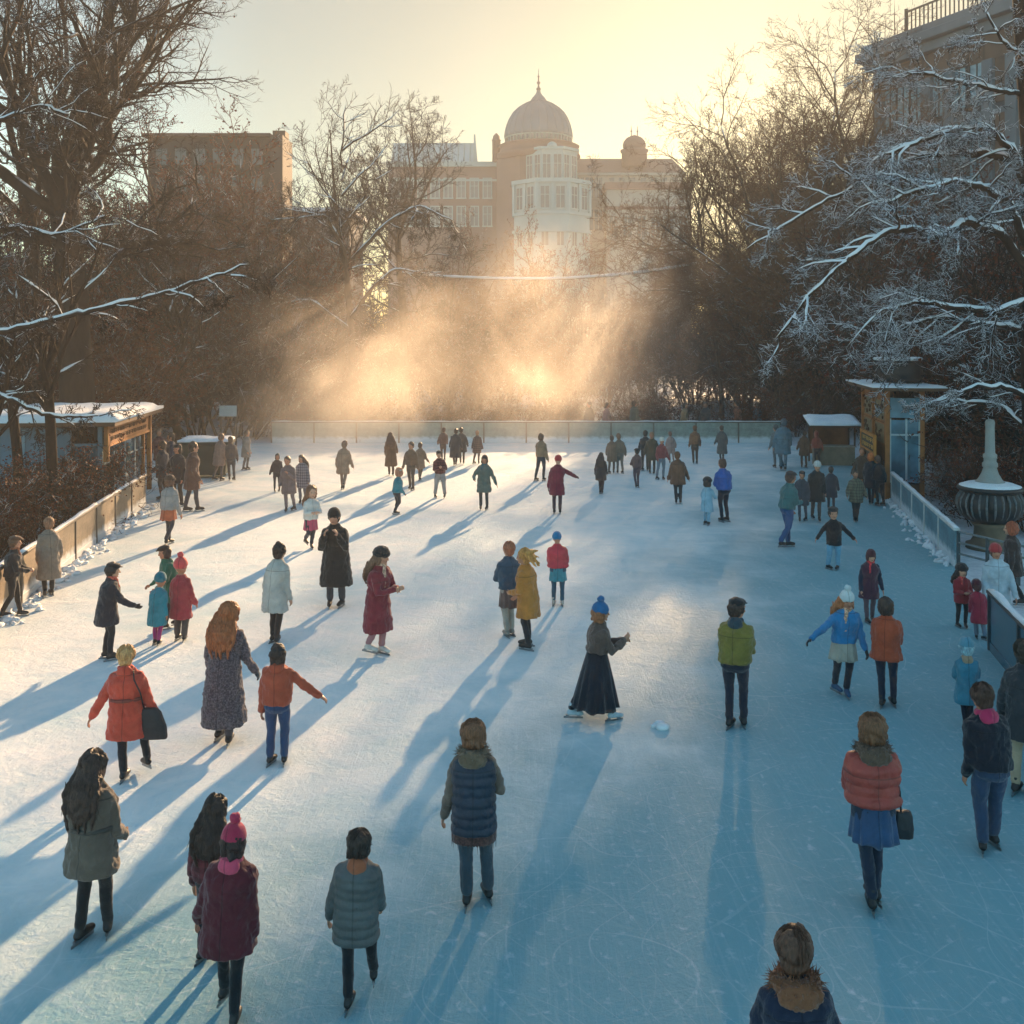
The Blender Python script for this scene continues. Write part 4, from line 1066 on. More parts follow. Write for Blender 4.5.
SKIN = ['#c58f72', '#b98063', '#cf9d80']
def person(px, yf, yt, label, head=0, coat=('parka', '#5a4a44'), legs='#22242c', hair=('short', '#3a2a20'), hat=None, arms=((4, 8, 18, 4), (4, 8, 18, 4)),
           feet=None, skate='#1d1c1e', collar=None, skirt=None, gloves=None, sleeves=None, belt=None, lean=0, hy=0, hp=0, child=False, kind='wool',
           legkind='wool', bulk=1.0, hscale=1.0, baggy=1.0, backpack=None, hem=None, trim=None):
    bulk *= 1.05
    X, Y = ground(px, yf); H = (yf - yt) / (yf - HY) * HC
    root = thing('person', label, 'child' if child else 'person', (X, Y, .004), -R(head), 'skaters on the rink')
    s = H / 1.7; near = Y < 17; mid = Y < 28
    vx = .011 if near else (.016 if mid else .026); vb = .010 if near else (.014 if mid else .024)
    hs = (1.28 if child else 1.0) * hscale
    hl = .145 * H * hs                                  # head length incl. a little hair
    hz = H - (.075 if hat in ('beanie', 'pom', 'fur') else .045) * s - hl * .46   # head centre
    chin = hz - hl * .5
    sh = chin - .045 * H                                # shoulder height
    hip = sh * .625 if not child else sh * .60
    rp_ = random.Random(int(px * 3 + yf))
    if feet is None: feet = rp_.choice((((-.085, .03, 0, 8), (.09, -.05, 0, -10)), ((-.05, .08, 0, 6), (.10, -.20, .05, -22)), ((-.12, -.12, .02, 26), (.07, .06, 0, -5)), ((-.1, .0, 0, 16), (.1, .02, 0, -16)), ((-.06, .16, 0, 4), (.07, -.14, .03, -8))))
    if arms == (HANG, HANG): arms = tuple((rp_.uniform(-6, 16), rp_.uniform(6, 18), rp_.uniform(8, 42), rp_.uniform(0, 10)) for _ in range(2))
    if not lean: lean = rp_.uniform(2, 9)
    roll = R(rp_.uniform(-3.5, 3.5)); sway = rp_.uniform(-.02, .02)
    Lr = R(lean)
    def T(p):                                            # lean the trunk about the hips
        if p.z <= hip: return p
        d = p - V((0, 0, hip)); k = min(1, d.z / (.15 * H)); return V((0, 0, hip)) + Matrix.Rotation(roll * k, 3, 'Y') @ (Matrix.Rotation(-Lr * k, 3, 'X') @ d)
    HR = Matrix.Rotation(-R(hy), 3, 'Z') @ Matrix.Rotation(-R(hp), 3, 'X')
    nb = V((0, -.005 * s, chin - .01 * H))
    def TH(p): return T(nb + HR @ (p - nb))
    # ---- legs
    ankz = .125 * s
    l1, l2 = (hip - ankz) * .52, (hip - ankz) * .492
    legj = []
    for i, (fx, fy, lift, yaw) in enumerate(feet):
        sd = -1 if i == 0 else 1
        hj = V((sd * .052 * H, 0, hip)); aj = V((fx * s, fy * s - .02 * s, ankz + lift * s))
        d = aj - hj; L_ = min(d.length, (l1 + l2) * .999)
        a = (l1 * l1 - l2 * l2 + L_ * L_) / (2 * L_); hgt = math.sqrt(max(0, l1 * l1 - a * a))
        dn = d.normalized(); fw = V((0, 1, 0)); fw = (fw - dn * fw.dot(dn)).normalized()
        kj = hj + dn * a + fw * max(hgt, .01); legj.append((hj, kj, aj, sd, lift, yaw))
    tb = B(); k_ = baggy
    tb.loft([(0, -.008 * s, hip - .055 * H, .07 * H * bulk, .05 * H * bulk), (0, -.012 * s, hip - .02 * H, .096 * H * bulk, .07 * H * bulk), (0, -.008 * s, hip + .04 * H, .094 * H * bulk, .072 * H * bulk), (0, 0, hip + .125 * H, .084 * H * bulk, .067 * H * bulk)], 16, T)
    bb = B()
    for hj, kj, aj, sd, lift, yaw in legj:
        m1 = hj.lerp(kj, .45) + V((sd * .004, .01 * s, 0)); m2 = kj.lerp(aj, .35) + V((0, -.012 * s, 0))
        tb.tube([hj + V((0, 0, .02 * H)), m1, kj, m2, aj + V((0, 0, .03 * s))], [.085 * s, .078 * s * k_, .058 * s * k_, .055 * s * k_, .046 * s * max(1, k_ * 1.08)], 12)
        bb.tube([hj, m1, kj, m2, aj], [.07 * s, .062 * s, .045 * s, .042 * s, .03 * s], 10)
    soft(tb, 'trousers', fabric(legs, legkind), root, vx, 3, .018 * s, .09)
    # ---- skates
    for hj, kj, aj, sd, lift, yaw in legj:
        pit = -R(min(55, lift * 110)); Mf = Matrix.Translation(aj) @ Matrix.Rotation(-R(yaw), 4, 'Z') @ Matrix.Rotation(pit, 4, 'X')
        TT = lambda p, Mf=Mf: Mf @ p
        fb = B(); z0 = -ankz
        fb.tube([(0, -.005 * s, .065 * s), (0, 0, .02 * s), (0, -.005 * s, -.03 * s)], [.042 * s, .042 * s, .043 * s], 10, T=TT)
        fb.tube([(0, -.03 * s, -.045 * s), (0, .06 * s, -.042 * s), (0, .145 * s, -.055 * s)], [.042 * s, .043 * s, .034 * s], 10, T=TT)
        bo = soft(fb, 'skate', plain(skate, .45, .25, 9), root, vx, 2)
        bl = B(); bl.box(-.003, .003, -.11 * s, .17 * s, z0 + .001, z0 + .028 * s); bl.box(-.012, .012, -.08 * s, -.03 * s, z0 + .028 * s, z0 + .05 * s); bl.box(-.012, .012, .08 * s, .13 * s, z0 + .028 * s, z0 + .05 * s)
        bl.v = [tuple(TT(V(v))) for v in bl.v]; bl.obj('blade', plain('#8d9397', .3, .1, 8, .9, 0), bo)
    # ---- body: one continuous mesh (trunk, arms, hands, legs, neck, head with face)
    bb.loft([(0, 0, hip - .04 * H, .07 * H, .055 * H), (0, 0, hip + .06 * H, .075 * H, .058 * H), (0, 0, hip + .14 * H, .068 * H, .052 * H), (0, .005, sh - .08 * H, .078 * H, .055 * H),
             (0, 0, sh - .02 * H, .062 * H, .045 * H), (0, 0, sh + .02 * H, .035 * H, .033 * H)], 16, T)
    bb.tube([(0, -.01 * s, sh), (0, 0, chin + .01 * H)], [.036 * H, .034 * H], 10, T=T)
    hc = V((0, .0, hz)); a_, b_, c_ = .36 * hl, .45 * hl, .5 * hl
    bb.ell(hc + V((0, -.03 * hl, .06 * hl)), (a_, b_, c_ * .88), T=TH)
    bb.ell(hc + V((0, .1 * hl, -.22 * hl)), (a_ * .78, b_ * .66, c_ * .56), T=TH)      # jaw
    bb.ell(hc + V((0, .36 * hl, -.40 * hl)), (.1 * hl, .07 * hl, .075 * hl), T=TH)      # chin
    bb.tube([hc + V((0, .40 * hl, .06 * hl)), hc + V((0, .50 * hl, -.12 * hl))], [.03 * hl, .062 * hl], 8, T=TH)     # nose
    for sd in (-1, 1):
        bb.ell(hc + V((sd * .37 * hl, -.02 * hl, -.05 * hl)), (.03 * hl, .07 * hl, .12 * hl), T=TH)                 # ears
        bb.ell(hc + V((sd * .16 * hl, .36 * hl, .10 * hl)), (.13 * hl, .05 * hl, .035 * hl), T=TH)                  # brows
        bb.ell(hc + V((sd * .17 * hl, .34 * hl, -.13 * hl)), (.1 * hl, .07 * hl, .08 * hl), T=TH)                   # cheeks
    cb, arml, gl = B(), [], B()
    slv = []
    u_, f_ = .172 * H * (.93 if child else 1), .15 * H * (.93 if child else 1)
    for i, (fl, ab, el, cr) in enumerate(arms):
        sd = -1 if i == 0 else 1
        sj = V((sd * .096 * H, 0, sh - .034 * H)); d1, d2 = arm_dirs(sd, fl, ab, el, cr)
        ej = sj + d1 * u_; wj = ej + d2 * f_
        bb.tube([sj, sj.lerp(ej, .5), ej, ej.lerp(wj, .4), wj], [.034 * s, .034 * s, .03 * s, .03 * s, .025 * s], 10, T=T)
        # hand: palm, four bent fingers of unequal length, thumb from the side
        n = V((-sd, 0, 0)); n = (n - d2 * n.dot(d2)).normalized(); wv = d2.cross(n).normalized()
        if wv.y < 0: wv = -wv
        for tgt, gr in ((bb, 0), (gl, .0045 * s)):
            if tgt is gl and not gloves: continue
            pc = wj + d2 * .05 * s
            Mh = Matrix((wv, n, d2)).transposed()
            tgt.ell(pc, (.04 * s + gr, .017 * s + gr, .05 * s + gr), Mh, T=T)
            for q, (off, ln) in enumerate(((.03, .068), (.01, .078), (-.01, .072), (-.029, .056))):
                k0 = wj + d2 * .088 * s + wv * off * s; k1 = k0 + (d2 * .9 + n * .35).normalized() * ln * .5 * s; k2 = k1 + (d2 * .6 + n * .8).normalized() * ln * .5 * s
                tgt.tube([k0 - d2 * .02 * s, k0, k1, k2], [.009 * s + gr, .0095 * s + gr, .0088 * s + gr, .0075 * s + gr], 7, T=T)
            t0 = wj + d2 * .03 * s + wv * .03 * s; t1 = t0 + (d2 * .6 + wv * .75 + n * .25).normalized() * .034 * s; t2 = t1 + (d2 * .85 + wv * .35 + n * .4).normalized() * .03 * s
            tgt.tube([t0, t1, t2], [.013 * s + gr, .011 * s + gr, .009 * s + gr], 7, T=T)
        slv.append((sd, sj, ej, wj, d2))
    body = soft(bb, 'body', skinmat(SKIN[int(px) % 3]), root, vb, 2)
    if gloves: soft(gl, 'gloves', fabric(gloves), root, vb, 1)
    # ---- face details
    if Y < 36:
        for sd in (-1, 1):
            e = B(); e.ell(hc + V((sd * .155 * hl, .375 * hl, .02 * hl)), (.05 * hl, .03 * hl, .028 * hl), T=TH, n=8, m=6); e.obj('eye', plain('#1b1412', .25, .1), body, True)
        m_ = B(); m_.ell(hc + V((0, .40 * hl, -.27 * hl)), (.1 * hl, .03 * hl, .022 * hl), T=TH, n=8, m=6); m_.obj('mouth', plain('#7d3b35', .5, .1), body, True)
    # ---- coat
    style, ccol = coat
    ph = hem if hem else {'jacket': .015, 'puffer': .0, 'vest': -.06, 'parka': -.12, 'coat': -.17, 'long': -.27, 'maxi': -.36, 'poncho': .03}[style]
    hemz = hip + ph * H; fl = {'jacket': .108, 'puffer': .118, 'vest': .115, 'parka': .128, 'coat': .128, 'long': .14, 'maxi': .15, 'poncho': .14}[style] * bulk
    ck = 'shell' if style in ('puffer', 'vest') else kind
    wst = .100 if style in ('coat', 'long', 'maxi') else .108
    prof = [(hemz, fl, fl * .82), (hemz + .02 * H, fl, fl * .82), (hip + .02 * H, max(.11 * bulk, min(fl, .118)), .092 * bulk), (hip + .12 * H, wst * bulk, .08 * bulk), (sh - .10 * H, .116 * bulk, .09 * bulk),
            (sh - .055 * H, .119 * bulk, .085 * bulk), (sh - .022 * H, .106 * bulk, .074), (sh + .004 * H, .078, .06), (sh + .024 * H, .056, .05), (sh + .046 * H, .044, .045)]
    prof = [p for i, p in enumerate(prof) if not (i == 2 and p[0] < prof[1][0] + .01 * H)]
    def q_at(z):
        for (z0, a0, b0), (z1, a1, b1) in zip(prof[:-1], prof[1:]):
            if z0 <= z <= z1 or z1 == prof[-1][0]:
                t = 0 if z1 == z0 else max(0, min(1, (z - z0) / (z1 - z0))); t = t * t * (3 - 2 * t) if z > sh - .06 * H else t
                if z <= z1: return a0 + (a1 - a0) * t, b0 + (b1 - b0) * t
        return prof[-1][1:]
    quilt = style in ('puffer', 'vest'); sp = .085 * s; rg = []
    nz = 26 if quilt else 14
    if quilt: nz = max(10, int((prof[-1][0] - prof[0][0]) / (sp / 4)))
    for k in range(nz + 1):
        z = prof[0][0] + (prof[-1][0] - prof[0][0]) * k / nz; a, b = q_at(z); m_ = 1.0
        if quilt and z < sh: m_ = .94 + .12 * abs(math.sin(math.pi * (z - prof[0][0]) / sp)) ** .6
        rg.append((0, -.004 * s, z, a * H * m_, b * H * m_))
    cb.loft(rg, 20, T, 2.25)
    sl = B() if sleeves else cb
    for sd, sj, ej, wj, d2 in slv:
        cuff = wj - d2 * .012 * s; r0, r1, r2 = .060 * s * bulk, .054 * s * bulk, .045 * s * bulk
        if quilt and not sleeves:
            pts, rad = [], []
            for A_, B_, ra, rb in ((sj, ej, r0, r1), (ej, cuff, r1, r2)):
                for k in range(9):
                    t = k / 9; pts.append(A_.lerp(B_, t)); rad.append((ra + (rb - ra) * t) * (.93 + .12 * abs(math.sin(math.pi * t * 2.5)) ** .6))
            pts.append(cuff); rad.append(r2); sl.tube(pts, rad, 11, T=T)
        else: sl.tube([sj - V((sd * .015 * s, 0, .0)), sj.lerp(ej, .5), ej, ej.lerp(cuff, .5), cuff], [r0, (r0 + r1) / 2, r1, (r1 + r2) / 2, r2], 11, T=T)
        sl.ell(sj - V((sd * .012 * s, 0, .006 * s)), (r0 * 1.02, r0 * 1.05, r0 * 1.02), T=T)
    co = soft(cb, 'coat' if style not in ('jacket', 'puffer', 'vest') else ('vest' if style == 'vest' else 'jacket'), fabric(ccol, ck), root, vx, 2, (.045 if not quilt else .02) * s, .085)
    if sleeves: soft(sl, 'sleeves', fabric(sleeves), root, vx, 2, .035 * s, .07)
    if trim:
        b2 = B(); z = hemz; a, b = fl * H * 1.03, fl * .82 * H * 1.03
        b2.loft([(0, -.004 * s, z - .035 * H, a, b), (0, -.004 * s, z + .012 * H, a, b)], 20, T, 2.25)
        for k in range(46):
            q = 2 * math.pi * k / 46; p = V((a * .97 * math.cos(q), b * .97 * math.sin(q) - .004 * s, z - .03 * H)); b2.tube([p, p - V((0, 0, .05 * H))], [.006 * s, .004 * s], 5)
        soft(b2, 'fringed_hem', fabric(trim, 'tweed'), root, vx * .8, 1)
    if belt:
        a, b = q_at(hip + .11 * H); B().torus((0, -.004 * s, hip + .11 * H), a * H * 1.02, b * H * 1.03, .014 * s, 28, 8, T=T, rz=.022 * s).obj('belt', fabric(belt, 'shell'), co, True)
    # ---- skirt with folds
    if skirt:
        scol, drop, fr = skirt; sb = B(); rs = []
        z0 = hip + .1 * H; z1 = hip - drop * H; nn = 72; rnd_ = random.Random(int(px))
        phs = [rnd_.uniform(0, 6.28) for _ in range(3)]
        for k in range(13):
            t = k / 12; z = z0 + (z1 - z0) * t; a = (.09 + (fr - .09) * t ** .85) * H; b = (.075 + (fr * .9 - .075) * t ** .85) * H; ring = []
            for q in range(nn):
                w_ = 2 * math.pi * q / nn; f = 1 + t * .075 * (math.sin(11 * w_ + phs[0]) + .5 * math.sin(17 * w_ + phs[1]) + .3 * math.sin(5 * w_ + phs[2]))
                ring.append((a * f * math.cos(w_), b * f * math.sin(w_) - .03 * s * t, z + (.012 * s * math.sin(7 * w_ + phs[1]) if k == 12 else 0)))
            rs.append(ring)
        sb.rings(list(reversed(rs))); sb.obj('skirt', fabric(scol), root, True)
    # ---- collar / hood / scarf
    if collar:
        ck_, cc = collar; rnd_ = random.Random(int(px) + 3)
        cz = sh + .028 * H
        if ck_ == 'fur':
            fbm = B(); fbm.torus((0, -.03 * s, cz - .01 * s), .098 * s, .092 * s, .048 * s, 22, 9, T=T, rz=.05 * s); fbm.ell((0, -.13 * s, cz - .045 * s), (.135 * s, .05 * s, .08 * s), T=T)
            o = soft(fbm, 'fur_collar', fabric(cc, 'fur'), co, vx, 1, .03 * s, .03)
            if near or mid:
                sp_ = B()
                for k in range(620 if near else 200):
                    q = rnd_.uniform(0, 6.283); w_ = rnd_.uniform(0, 6.283)
                    p = V(((.098 + .046 * math.cos(w_)) * s * math.cos(q), (.092 + .046 * math.cos(w_)) * s * math.sin(q) - .03 * s, cz - .01 * s + .048 * s * math.sin(w_)))
                    d = (V((math.cos(w_) * math.cos(q), math.cos(w_) * math.sin(q), math.sin(w_))) + V((rnd_.gauss(0, .5), rnd_.gauss(0, .5), rnd_.gauss(-.1, .5)))).normalized()
                    tube_into(sp_, [T(p), T(p + d * .018 * s), T(p + d * rnd_.uniform(.035, .065) * s)], .005 * s, .001, 3)
                sp_.obj('fur_tufts', fabric(cc, 'fur'), o)
        elif ck_ == 'hood':
            hb = B(); hb.torus((0, -.02 * s, cz), .072 * s, .068 * s, .03 * s, 20, 8, T=T, rz=.04 * s)
            hb.ell((0, -.095 * s, cz - .03 * s), (.1 * s, .05 * s, .085 * s), T=T); hb.tube([(-.07 * s, -.04 * s, cz + .01 * s), (0, -.125 * s, cz - .01 * s), (.07 * s, -.04 * s, cz + .01 * s)], [.035 * s, .04 * s, .035 * s], 8, T=T)
            soft(hb, 'hood', fabric(cc), co, vx, 3, .02 * s, .07)
        else:
            hb = B(); hb.torus((0, -.005 * s, cz + .012 * H), .066 * s, .064 * s, .028 * s, 20, 8, T=T, rz=.042 * s)
            hb.tube([(.03 * s, .075 * s, cz), (.05 * s, .115 * s, cz - .12 * s), (.045 * s, .12 * s, cz - .28 * s)], [.03 * s, .034 * s, .03 * s], 8, T=T)
            soft(hb, 'scarf', fabric(cc, 'tweed'), root, vx, 2, .02 * s, .05)
    # ---- hair
    hst, hcol = hair; rnd_ = random.Random(int(px) * 7 + int(yf)); hb = B(); hm = hairmat(hcol)
    if hst != 'none':
        hb.ell(hc + V((0, -.085 * hl, .12 * hl)), (.40 * hl, .445 * hl, .47 * hl), T=TH, n=18, m=12)
        hb.ell(hc + V((0, -.2 * hl, -.1 * hl)), (.37 * hl, .30 * hl, .40 * hl), T=TH)
        if hst == 'short': pass
        if hst in ('bob', 'long', 'wavy'):
            for sd in (-1, 1): hb.ell(hc + V((sd * .31 * hl, -.08 * hl, -.2 * hl)), (.12 * hl, .28 * hl, .36 * hl), T=TH)
            hb.ell(hc + V((0, -.25 * hl, -.22 * hl)), (.40 * hl, .25 * hl, .36 * hl), T=TH)
        if hst in ('long', 'wavy'):
            ln = (.19 if hst == 'long' else .15) * H
            hb.loft([(0, -.66 * hl, chin - ln, .035 * H, .014 * H), (0, -.68 * hl, chin - ln * .7, .072 * H, .03 * H), (0, -.60 * hl, chin - ln * .3, .096 * H, .046 * H), (0, -.36 * hl, chin + .01 * H, .088 * H, .05 * H), (0, -.20 * hl, hz, .066 * H, .045 * H)], 14, T)
            for k in range(7):
                q = (k - 3) / 3; hb.tube([V((q * .06 * H, -.33 * hl, hz)), V((q * .095 * H, -.70 * hl, chin - ln * .25)), V((q * .09 * H + rnd_.gauss(0, .01), -.78 * hl, chin - ln * .65)), V((q * .06 * H + rnd_.gauss(0, .02), -.72 * hl, chin - ln * rnd_.uniform(.95, 1.25)))],
                                            [.02 * s, .026 * s, .022 * s, .008 * s], 7, T=T)
        if hst == 'bun': hb.ell(hc + V((0, -.25 * hl, .5 * hl)), (.22 * hl, .22 * hl, .2 * hl), T=TH)
        if hst == 'flying':
            for k in range(8): hb.tube([hc + V((0, -.2 * hl, .15 * hl)), hc + V((rnd_.gauss(-.06, .08), -.55 * hl, .2 * hl + rnd_.gauss(0, .05))), hc + V((rnd_.gauss(-.1, .12), -1.1 * hl, .12 * hl + rnd_.gauss(0, .12)))], [.05 * s, .04 * s, .008 * s], 7, T=TH)
        if hst == 'pony': hb.tube([hc + V((0, -.4 * hl, .15 * hl)), hc + V((0, -.62 * hl, -.1 * hl)), hc + V((0, -.55 * hl, -.7 * hl))], [.05 * s, .05 * s, .015 * s], 9, T=TH)
        if near or mid:                                  # locks that make the mass uneven
            for k in range(34 if near else 20):
                q = rnd_.uniform(-math.pi * 1.1, math.pi * .1); a0_ = rnd_.uniform(.3, 1.1); a1_ = rnd_.uniform(-.6, -.1) if not hat else -.75
                if hat: a0_ = -.05
                pts = []
                for j in range(4):
                    ph_ = a0_ + (a1_ - a0_) * j / 3; n_ = V((math.cos(q) * math.cos(ph_), math.sin(q) * math.cos(ph_), math.sin(ph_)))
                    pts.append(hc + V((0, -.085 * hl, .12 * hl)) + V((n_.x * .40 * hl, n_.y * .445 * hl, n_.z * .47 * hl)) * rnd_.uniform(.99, 1.05))
                if hst in ('bob', 'long', 'wavy'): pts.append(pts[-1] + V((rnd_.gauss(0, .015), rnd_.gauss(-.01, .012), -rnd_.uniform(.1, .38) * hl)))
                hb.tube(pts, [.010 * s] + [rnd_.uniform(.011, .017) * s * (1.5 if hst in ('long', 'wavy', 'bob') else 1) for _ in pts[2:]] + [.007 * s], 7, T=TH)
        ho = soft(hb, 'hair', hm, body, vx * .9, 2, .035 * s, .055)
        if near or (mid and not hat):                    # strands that run over the hair and break its outline
            ws = B(); cen = hc + V((0, -.085 * hl, .12 * hl)); ax_ = V((.40 * hl, .445 * hl, .47 * hl))
            for k in range(360 if near else 110):
                q = rnd_.uniform(-math.pi * 1.12, math.pi * .12); p0_ = rnd_.uniform(.2, 1.45); p1_ = rnd_.uniform(-.75, .1)
                if hat: p0_ = rnd_.uniform(-.25, .0); p1_ = -.8
                if p1_ > p0_ - .3: p1_ = p0_ - .3
                lift = rnd_.uniform(1.0, 1.07) + (.09 * rnd_.random() if rnd_.random() < .25 else 0); tw_ = rnd_.gauss(0, .22); pts = []
                for j in range(5):
                    ph_ = p0_ + (p1_ - p0_) * j / 4; qq = q + tw_ * j / 4; n_ = V((math.cos(qq) * math.cos(ph_), math.sin(qq) * math.cos(ph_), math.sin(ph_)))
                    pts.append(cen + V((n_.x * ax_.x, n_.y * ax_.y, n_.z * ax_.z)) * (lift + .02 * j * rnd_.random()))
                if hst in ('bob', 'long', 'wavy'):
                    l_ = pts[-1]; pts.append(l_ + V((rnd_.gauss(0, .012), rnd_.gauss(-.006, .01), -rnd_.uniform(.03, .16) * hl * 1.1)))
                tube_into(ws, [TH(p) for p in pts], .0042 * s, .0015, 3)
            if hst in ('long', 'wavy'):
                for k in range(160 if near else 50):
                    q = rnd_.uniform(-1, 1); z1 = chin - rnd_.uniform(-.02, .07) * H; w_ = math.sqrt(max(0, 1 - q * q * .8))
                    p = V((q * .095 * H, -(.62 + .16 * w_) * hl, z1)); dx = rnd_.gauss(0, .02)
                    tube_into(ws, [T(p), T(p + V((dx * .5, -.01, -.07 * s))), T(p + V((dx, -.004, -.15 * s))), T(p + V((dx * 1.2 + rnd_.gauss(0, .015), .0, -rnd_.uniform(.17, .24) * s)))], .0045 * s, .001, 3)
            ws.obj('loose_strands', hm, ho)
    # ---- hats
    if hat:
        hk, hcl = hat if isinstance(hat, tuple) else (hat, '#333333'); b2 = B()
        if hk in ('beanie', 'pom'):
            b2.ell(hc + V((0, -.06 * hl, .2 * hl)), (.43 * hl, .49 * hl, .47 * hl), T=TH, n=20, m=12)
            b2.torus(hc + V((0, -.05 * hl, .16 * hl)), .40 * hl, .46 * hl, .055 * hl, 26, 8, T=TH, rz=.12 * hl)
            ho = soft(b2, 'knit_hat', fabric(hcl), root, vx, 2, .008, .03)
            if hk == 'pom': b3 = B(); b3.ell(hc + V((0, -.06 * hl, .78 * hl)), (.2 * hl, .2 * hl, .19 * hl), T=TH); soft(b3, 'pompom', fabric(hcl, 'fur'), ho, vx * .8, 1, .03 * s, .02)
        elif hk == 'fur':
            b2.ell(hc + V((0, -.05 * hl, .3 * hl)), (.45 * hl, .5 * hl, .34 * hl), T=TH); b2.torus(hc + V((0, -.05 * hl, .2 * hl)), .42 * hl, .47 * hl, .1 * hl, 24, 8, T=TH, rz=.17 * hl)
            soft(b2, 'fur_hat', fabric(hcl, 'fur'), root, vx, 1, .03 * s, .03)
        elif hk == 'cap':
            b2.ell(hc + V((0, -.02 * hl, .36 * hl)), (.44 * hl, .5 * hl, .2 * hl), T=TH); b2.ell(hc + V((0, .42 * hl, .27 * hl)), (.3 * hl, .24 * hl, .035 * hl), T=TH); b2.ell(hc + V((0, -.05 * hl, .24 * hl)), (.42 * hl, .48 * hl, .14 * hl), T=TH)
            soft(b2, 'cap', fabric(hcl), root, vx, 2, .006, .04)
        elif hk == 'brim':
            b2.ell(hc + V((0, -.04 * hl, .36 * hl)), (.42 * hl, .48 * hl, .24 * hl), T=TH); b2.ell(hc + V((0, -.02 * hl, .24 * hl)), (.68 * hl, .72 * hl, .045 * hl), T=TH)
            soft(b2, 'brimmed_hat', fabric(hcl), root, vx, 1)
        elif hk == 'hoodup':
            b2.ell(hc + V((0, -.09 * hl, .08 * hl)), (.47 * hl, .47 * hl, .56 * hl), T=TH); b2.tube([(0, -.12 * hl, chin), (0, -.04 * s, sh + .02 * H)], [.37 * hl, .085 * s], 12, T=T)
            b2.torus(hc + V((0, .25 * hl, .02 * hl)), .40 * hl, .1 * hl, .07 * hl, 20, 7, T=lambda p: TH(hc + V((0, .24 * hl, .02 * hl)) + Matrix.Rotation(R(90), 3, 'X') @ V((p.x - hc.x, (p.y - hc.y - .25 * hl) * 5, p.z - hc.z - .02 * hl))))
            soft(b2, 'hood', fabric(hcl), root, vx, 2, .012 * s, .05)
        elif hk == 'band':
            b2.torus(hc + V((0, -.05 * hl, .27 * hl)), .36 * hl, .42 * hl, .05 * hl, 24, 8, T=TH, rz=.09 * hl); soft(b2, 'headband', fabric(hcl), root, vx, 1)
    if backpack:
        b2 = B(); b2.loft([(0, -.15 * s, hip + .05 * H, .1 * s, .06 * s), (0, -.165 * s, hip + .12 * H, .13 * s, .085 * s), (0, -.16 * s, sh - .08 * H, .13 * s, .075 * s), (0, -.14 * s, sh - .02 * H, .09 * s, .05 * s)], 16, T, 3)
        o = soft(b2, 'backpack', fabric(backpack, 'shell'), None, vx, 2, .01, .06)
        o.location = (X, Y, .004); o.rotation_euler.z = -R(head)
        tag(o, label_bag(label), 'backpack')
    return root, dict(X=X, Y=Y, H=H, s=s, hip=hip, sh=sh, head=head)

def label_bag(l): return 'backpack on the back of the ' + ' '.join(l.split()[:8])

def bag(info, side, label, col, w_, h_, z, slant=0, yoff=-.02, strap=True):
    """a shoulder bag: a thing of its own, hung beside its owner"""
    s = info['s']; t = thing('shoulder_bag', label, 'bag', (info['X'], info['Y'], .004), -R(info['head'])); x = side * (.135 * info['H'] + .02)
    b = B(); b.loft([(x + side * slant * .6, yoff, z - h_, w_ * .5, .055), (x + side * slant * .4, yoff, z - h_ * .6, w_ * .54, .065), (x + side * .2 * slant, yoff, z - h_ * .15, w_ * .46, .05), (x, yoff, z, w_ * .40, .03)], 18, None, 3.5)
    o = soft(b, 'bag_body', fabric(col, 'shell'), t, .012, 2, .01, .07)
    if strap:
        B().tube([(x - .02, yoff - .01, z - .03), (x - side * .05, yoff - .07, z + .2), (side * .07 * info['H'], -.1, info['sh'] - .05), (side * .05 * info['H'], -.02, info['sh'] + .03)], [.009] * 4, 6).obj('strap', fabric(col, 'shell'), t, True)
    return t
HANG = (4, 8, 18, 4)
P = person
# ---------------- foreground
P(92, 940, 752, 'woman with long dark hair in grey-brown parka and black leggings, nearest the left edge', 14, ('parka', '#5e5147'), '#16181d', ('long', '#2a1a14'),
  arms=((2, 9, 22, 6), (8, 8, 48, 14)), feet=((-.07, -.05, 0, 5), (.09, .12, 0, -30)), belt='#3a332e', hp=8, gloves='#6d4a30', bulk=1.08)
P(228, 1019, 826, 'person in maroon parka with crimson pom hat and pink hood, back turned, striding', 4, ('parka', '#571622'), '#12141b', ('bob', '#2a1a18'), ('pom', '#b01d45'),
  ((8, 16, 14, -4), (-4, 8, 14, 4)), ((-.1, .2, .03, 12), (.1, -.1, 0, -4)), collar=('hood', '#c73a5c'), bulk=1.1)
P(212, 962, 795, 'dark-haired woman in maroon patterned jacket half hidden behind the crimson pom hat', 10, ('jacket', '#5b2228'), '#1b1a20', ('long', '#241712'),
  arms=((-2, 8, 16, 4), (6, 12, 22, 2)), kind='plaid', bulk=1.02)
P(356, 1003, 828, 'woman in grey quilted parka with orange-lined hood, back turned, nearest the bottom centre', 2, ('puffer', '#4b4f50'), '#12151c', ('bob', '#211712'), None,
  ((3, 14, 18, 2), (10, 10, 32, 8)), ((-.05, -.1, 0, 6), (.13, .26, .05, -10)), collar=('hood', '#9a5230'), bulk=1.06, hem=-.125)
P(474, 903, 720, 'bob-haired person in navy puffer vest with fur hood and brown sleeves, centre front', 2, ('vest', '#18283c'), '#33424e', ('bob', '#5f3d28'), None,
  ((6, 12, 12, -4), (16, 16, 88, 30)), ((-.06, -.06, 0, 4), (.13, .06, 0, -22)), collar=('fur', '#6b5642'), sleeves='#6a584c', trim='#4b2f2b', hem=-.10, baggy=1.12)
